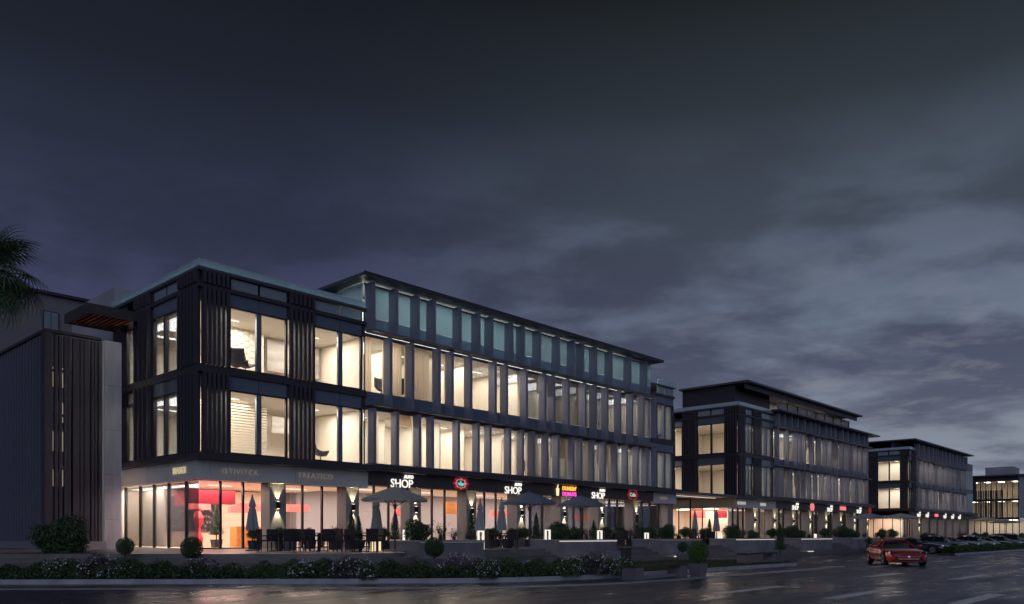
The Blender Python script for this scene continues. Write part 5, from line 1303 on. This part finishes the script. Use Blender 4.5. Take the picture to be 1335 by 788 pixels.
# ------------------------------------------------------------------ cars (forward = -Y in car space)
def make_car(name, paint, label, style='coupe', L=4.6, W=1.9, H=1.36):
    o = empty(name, (0, 0, 0), label, 'car', None)
    if style == 'coupe':
        st = [(-1.0, .30, .50, .62), (-.975, .20, .62, .76), (-.88, .16, .70, .92), (-.62, .15, .80, 1.0), (-.32, .15, .85, .985), (0, .15, .86, .97), (.35, .15, .88, .985), (.62, .16, .93, 1.0), (.84, .20, .90, .95), (.95, .28, .87, .86), (1.0, .36, .78, .76)]
        gh = [(-.30, .85, .76, .0), (-.15, 1.04, .67, .0), (.02, 1.20, .58, 0), (.16, 1.245, .56, 0), (.34, 1.22, .56, 0), (.54, 1.09, .58, 0), (.78, .92, .62, 0)]
    elif style == 'suv':
        st = [(-1.0, .36, .78, .72), (-.97, .26, .92, .84), (-.86, .22, .98, .95), (-.62, .22, 1.03, 1.0), (-.3, .22, 1.06, 1.0), (0, .22, 1.06, 1.0), (.35, .22, 1.06, 1.0), (.62, .22, 1.08, 1.0), (.84, .24, 1.08, .97), (.96, .30, 1.06, .92), (1.0, .40, .95, .86)]
        gh = [(-.46, 1.04, .80, 0), (-.30, 1.36, .74, 0), (-.18, 1.60, .68, 0), (.2, 1.66, .68, 0), (.6, 1.62, .68, 0), (.86, 1.50, .68, 0), (.96, 1.08, .74, 0)]
    else:
        st = [(-1.0, .30, .62, .70), (-.97, .22, .74, .82), (-.86, .18, .82, .93), (-.62, .17, .88, .99), (-.3, .17, .93, 1.0), (0, .17, .94, 1.0), (.35, .17, .95, 1.0), (.62, .18, 1.0, 1.0), (.84, .20, 1.0, .96), (.96, .28, .97, .90), (1.0, .38, .88, .82)]
        gh = [(-.40, .93, .80, 0), (-.25, 1.18, .72, 0), (-.10, 1.38, .65, 0), (.1, 1.44, .63, 0), (.36, 1.41, .63, 0), (.56, 1.27, .66, 0), (.76, 1.01, .72, 0)]
    hw = W / 2; hl = L / 2
    mb = MB(); ring = []
    for f, zb, zt, wf in st:
        w_ = hw * wf; h = zt - zb
        half = [(0, zb), (w_ * .86, zb), (w_ * .97, zb + h * .18), (w_, zb + h * .5), (w_ * .985, zb + h * .72), (w_ * .93, zb + h * .93), (w_ * .80, zt), (w_ * .4, zt + .03), (0, zt + .04)]
        pts = half + [(-a, b) for a, b in half[-2:0:-1]]
        ring.append(len(mb.v)); mb.v += [(a, f * hl, b) for a, b in pts]; k = len(pts)
    for a, b in zip(ring, ring[1:]):
        for i in range(k): j = (i + 1) % k; mb.f.append((a + i, a + j, b + j, b + i))
    mb.f.append(tuple(ring[0] + i for i in range(k))); mb.f.append(tuple(ring[-1] + i for i in range(k))[::-1])
    me = mb.mesh('body', paint, smooth=True)
    tmp = bpy.data.objects.new('tmp', me); COL.objects.link(tmp)
    ss = tmp.modifiers.new('s', 'SUBSURF'); ss.levels = 2; ss.render_levels = 2
    WR = .34 if style != 'suv' else .38; wb = [-.62 * hl, .62 * hl]
    cut = MB()
    for yv in wb:
        for s_ in (-1, 1): cut.tube((s_ * (hw - .30), yv, WR), (s_ * (hw + .2), yv, WR), WR + .06, WR + .06, 28)
    co = bpy.data.objects.new('cut', cut.mesh('cut', M['tyre'])); COL.objects.link(co)
    bo = tmp.modifiers.new('b', 'BOOLEAN'); bo.object = co; bo.operation = 'DIFFERENCE'; bo.solver = 'EXACT'
    bpy.context.view_layer.update(); dg = bpy.context.evaluated_depsgraph_get()
    me2 = bpy.data.meshes.new_from_object(tmp.evaluated_get(dg)); bpy.data.objects.remove(tmp); bpy.data.objects.remove(co)
    me2.name = 'body'; body = piece('body', me2, o, (0, 0, 0))
    # greenhouse glass
    gb = MB(); rs = []
    for f, z_, wf, _ in gh:
        w_ = hw * wf; zb = min(z_ - .01, st[4][2] - .05)
        pts = [(-hw * .84, zb), (-w_ * 1.03, zb + (z_ - zb) * .75), (-w_ * .9, z_), (0, z_ + .035), (w_ * .9, z_), (w_ * 1.03, zb + (z_ - zb) * .75), (hw * .84, zb)]
        rs.append(len(gb.v)); gb.v += [(a, f * hl, b) for a, b in pts]; kk = len(pts)
    for a, b in zip(rs, rs[1:]):
        for i in range(kk - 1): gb.f.append((a + i, a + i + 1, b + i + 1, b + i))
    gb.f.append(tuple(rs[0] + i for i in range(kk))); gb.f.append(tuple(rs[-1] + i for i in range(kk))[::-1])
    gm = gb.mesh('window_glass', M['carglass'], smooth=True); piece('window_glass', gm, o, (0, 0, 0))
    # roof skin and pillars
    rb = MB(); e = .012; idx = list(range(2, len(gh) - 2)) if style != 'suv' else list(range(2, len(gh) - 1))
    prev = None
    for q in idx:
        f, z_, wf, _ = gh[q]; w_ = hw * wf
        row_ = [(-w_ * .96, f * hl, z_ - .06 + e), (-w_ * .88, f * hl, z_ + e), (0, f * hl, z_ + .035 + e), (w_ * .88, f * hl, z_ + e), (w_ * .96, f * hl, z_ - .06 + e)]
        n0 = len(rb.v); rb.v += row_
        if prev is not None:
            for i in range(4): rb.f.append((prev + i, prev + i + 1, n0 + i + 1, n0 + i))
        prev = n0
    ro = rb.build('roof', paint, None, True); ro.parent = o; sd_ = ro.modifiers.new('t', 'SOLIDIFY'); sd_.thickness = .03; sd_.offset = 1
    for s_ in (-1, 1):
        g0, g2, g3, gq, ge = gh[0], gh[2], gh[3], gh[-2], gh[-1]
        pm = MB(); pm.tube((s_ * hw * .80, g0[0] * hl, g0[1]), (s_ * hw * g2[2] * .93, g2[0] * hl, g2[1]), .035, .03, 6)
        pm.tube((s_ * hw * gh[idx[-1]][2] * .93, gh[idx[-1]][0] * hl, gh[idx[-1]][1] - .01), (s_ * hw * .78, ge[0] * hl, ge[1]), .05, .06, 6)
        pm.tube((s_ * hw * g3[2] * 1.0, .12 * hl, g3[1] - .05), (s_ * hw * .84, .14 * hl, st[5][2] - .03), .02, .03, 6)
        po = pm.build('pillar', paint if style == 'coupe' else M['frame']); po.parent = o
        mir = MB(); yv = gh[0][0] * hl + .22; mir.lathe([(.03, -.04), (.09, -.03), (.11, .03), (.07, .09), (.02, .11)], (s_ * (hw + .06), yv, st[4][2] + .09), 10); mir.tube((s_ * (hw - .08), yv, st[4][2] + .02), (s_ * (hw + .04), yv, st[4][2] + .06), .02)
        mo = mir.build('mirror', paint, None, True); mo.parent = o
        # lamps
        hlm = MB(); yv = -hl * .935; zt = .60 if style != 'suv' else .80
        hlm.v = [(s_ * hw * .50, yv - .085, zt - .03), (s_ * hw * .80, yv - .02, zt - .04), (s_ * hw * .865, yv + .18, zt + .02), (s_ * hw * .80, yv + .10, zt + .10), (s_ * hw * .52, yv + .0, zt + .06)]
        hlm.f = [(0, 1, 2, 3, 4)] if s_ > 0 else [(4, 3, 2, 1, 0)]
        h_ = hlm.build('headlight', M['chrome']); h_.parent = o; h_.location = (s_ * .015, -.03, .015); q_ = h_.modifiers.new('t', 'SOLIDIFY'); q_.thickness = .05; q_.offset = 0
        tl = MB().box(min(s_ * hw * .45, s_ * hw * .80), max(s_ * hw * .45, s_ * hw * .80), hl * .965, hl * 1.0, zt + .08, zt + .20).build('tail_light', M['darkred']); tl.parent = o
        sg = MB().tube((s_ * hw * .985, -.30 * hl, zt + .06), (s_ * hw * .985, .38 * hl, zt + .09), .008, .008, 4).build('door_crease', M['frame']); sg.parent = o
        dh = MB().box(min(s_ * (hw - .01), s_ * (hw + .02)), max(s_ * (hw - .01), s_ * (hw + .02)), .02 * hl, .12 * hl, zt + .14, zt + .17).build('door_handle', M['chrome']); dh.parent = o
    gz = .47 if style != 'suv' else .66
    gr = MB().box(-hw * .55, hw * .55, -hl - .012, -hl + .05, gz - .09, gz + .06).build('grille', M['frame']); gr.parent = o
    gr2 = MB().box(-hw * .55, hw * .55, -hl - .016, -hl - .013, gz - .012, gz - .006).box(-.05, .05, -hl - .03, -hl - .019, gz - .06, gz + .03).build('grille_bar', M['chrome']); gr2.parent = o
    lw_ = MB().box(-hw * .62, hw * .62, -hl * .985, -hl * .93, .20, .31).build('lower_intake', M['frame']); lw_.parent = o
    ub = MB().box(-hw * .72, hw * .72, -hl * .9, hl * .9, .17, .28).build('underbody', M['frame']); ub.parent = o
    # wheels
    ty = MB().lathe([(WR * .62, -.11), (WR * .94, -.115), (WR, -.09), (WR, .09), (WR * .94, .115), (WR * .62, .11)], k=32)
    tym = ty.mesh('tyre', M['tyre']); rot = Matrix.Rotation(R(90), 4, 'Y'); tym.transform(rot)
    rm = MB(); rm.lathe([(WR * .62, -.08), (WR * .70, -.08), (WR * .70, .09), (WR * .60, .09), (WR * .58, .03), (WR * .16, .02)], k=32)
    for i in range(10):
        a = 2 * PI * i / 10; rm.tube((math.cos(a) * .06, math.sin(a) * .06, .06), (math.cos(a + .1) * WR * .63, math.sin(a + .1) * WR * .63, .085), .032, .024, 5)
    rm.lathe([(.07, .0), (.07, .08), (.03, .09)], k=12); rmm = rm.mesh('rim', M['alloy']); rmm.transform(rot)
    for yv in wb:
        for s_ in (-1, 1):
            wh = piece('wheel', tym, o, (s_ * (hw - .13), yv, WR), PI if s_ < 0 else 0)
            piece('rim', rmm, wh, (0.02, 0, 0))
    return o
red = carpaint('paint_red', (.62, .045, .04)); dark = carpaint('paint_black_blue', (.05, .055, .085)); silver = carpaint('paint_silver', (.50, .53, .60), .5); grey = carpaint('paint_grey_blue', (.20, .24, .32), .5)
rc = make_car('parked_car', red, 'shiny red sports coupe stopped on the wet road facing the camera', 'coupe', 4.65, 1.98)
rc.name = 'sports_car'
x, y = P(1167, 40.6); rc.location = (x, y, 0)
hd = Vector((-.848, -.529)); rc.rotation_euler.z = math.atan2(hd.x, -hd.y)   # car space forward is -Y
rc.rotation_euler.z = math.atan2(hd.y, hd.x) + PI / 2
dc = make_car('parked_car', dark, 'dark parked car just behind the red sports car', 'coupe', 4.9, 1.95, 1.45); dc.location = (70.2, 19.8, 0)
wc = make_car('parked_car', silver, 'silver saloon car parked behind the hedge', 'sedan', 4.6, 1.85); wc.location = (89.6, 19.9, 0); wc['group'] = 'cars parked in the row'; dc['group'] = 'cars parked in the row'
sv = make_car('parked_car', grey, 'grey blue tall car parked at the right edge behind the hedge', 'suv', 4.7, 1.9); sv.location = (107, 19.9, 0); sv['group'] = 'cars parked in the row'
gc = make_car('parked_car', grey, 'grey coupe parked between the dark car and the silver saloon', 'sedan', 4.5, 1.85); gc.location = (78, 20.0, 0); gc['group'] = 'cars parked in the row'
copy_tree(dc, (83.6, 20.2, 0), 0, 'dark coupe parked left of the silver saloon')
copy_tree(dc, (96.6, 20.0, 0), 0, 'dark coupe parked right of the silver saloon')
copy_tree(wc, (83.6, 24.0, 0), PI, 'silver car mostly hidden behind the others, its roof showing left of the silver saloon') if False else None
copy_tree(gc, (102, 20.0, 0), 0, 'blue grey saloon second from the right edge behind the hedge')
copy_tree(dc, (112.5, 19.8, 0), 0, 'dark car at the extreme right edge of the row')
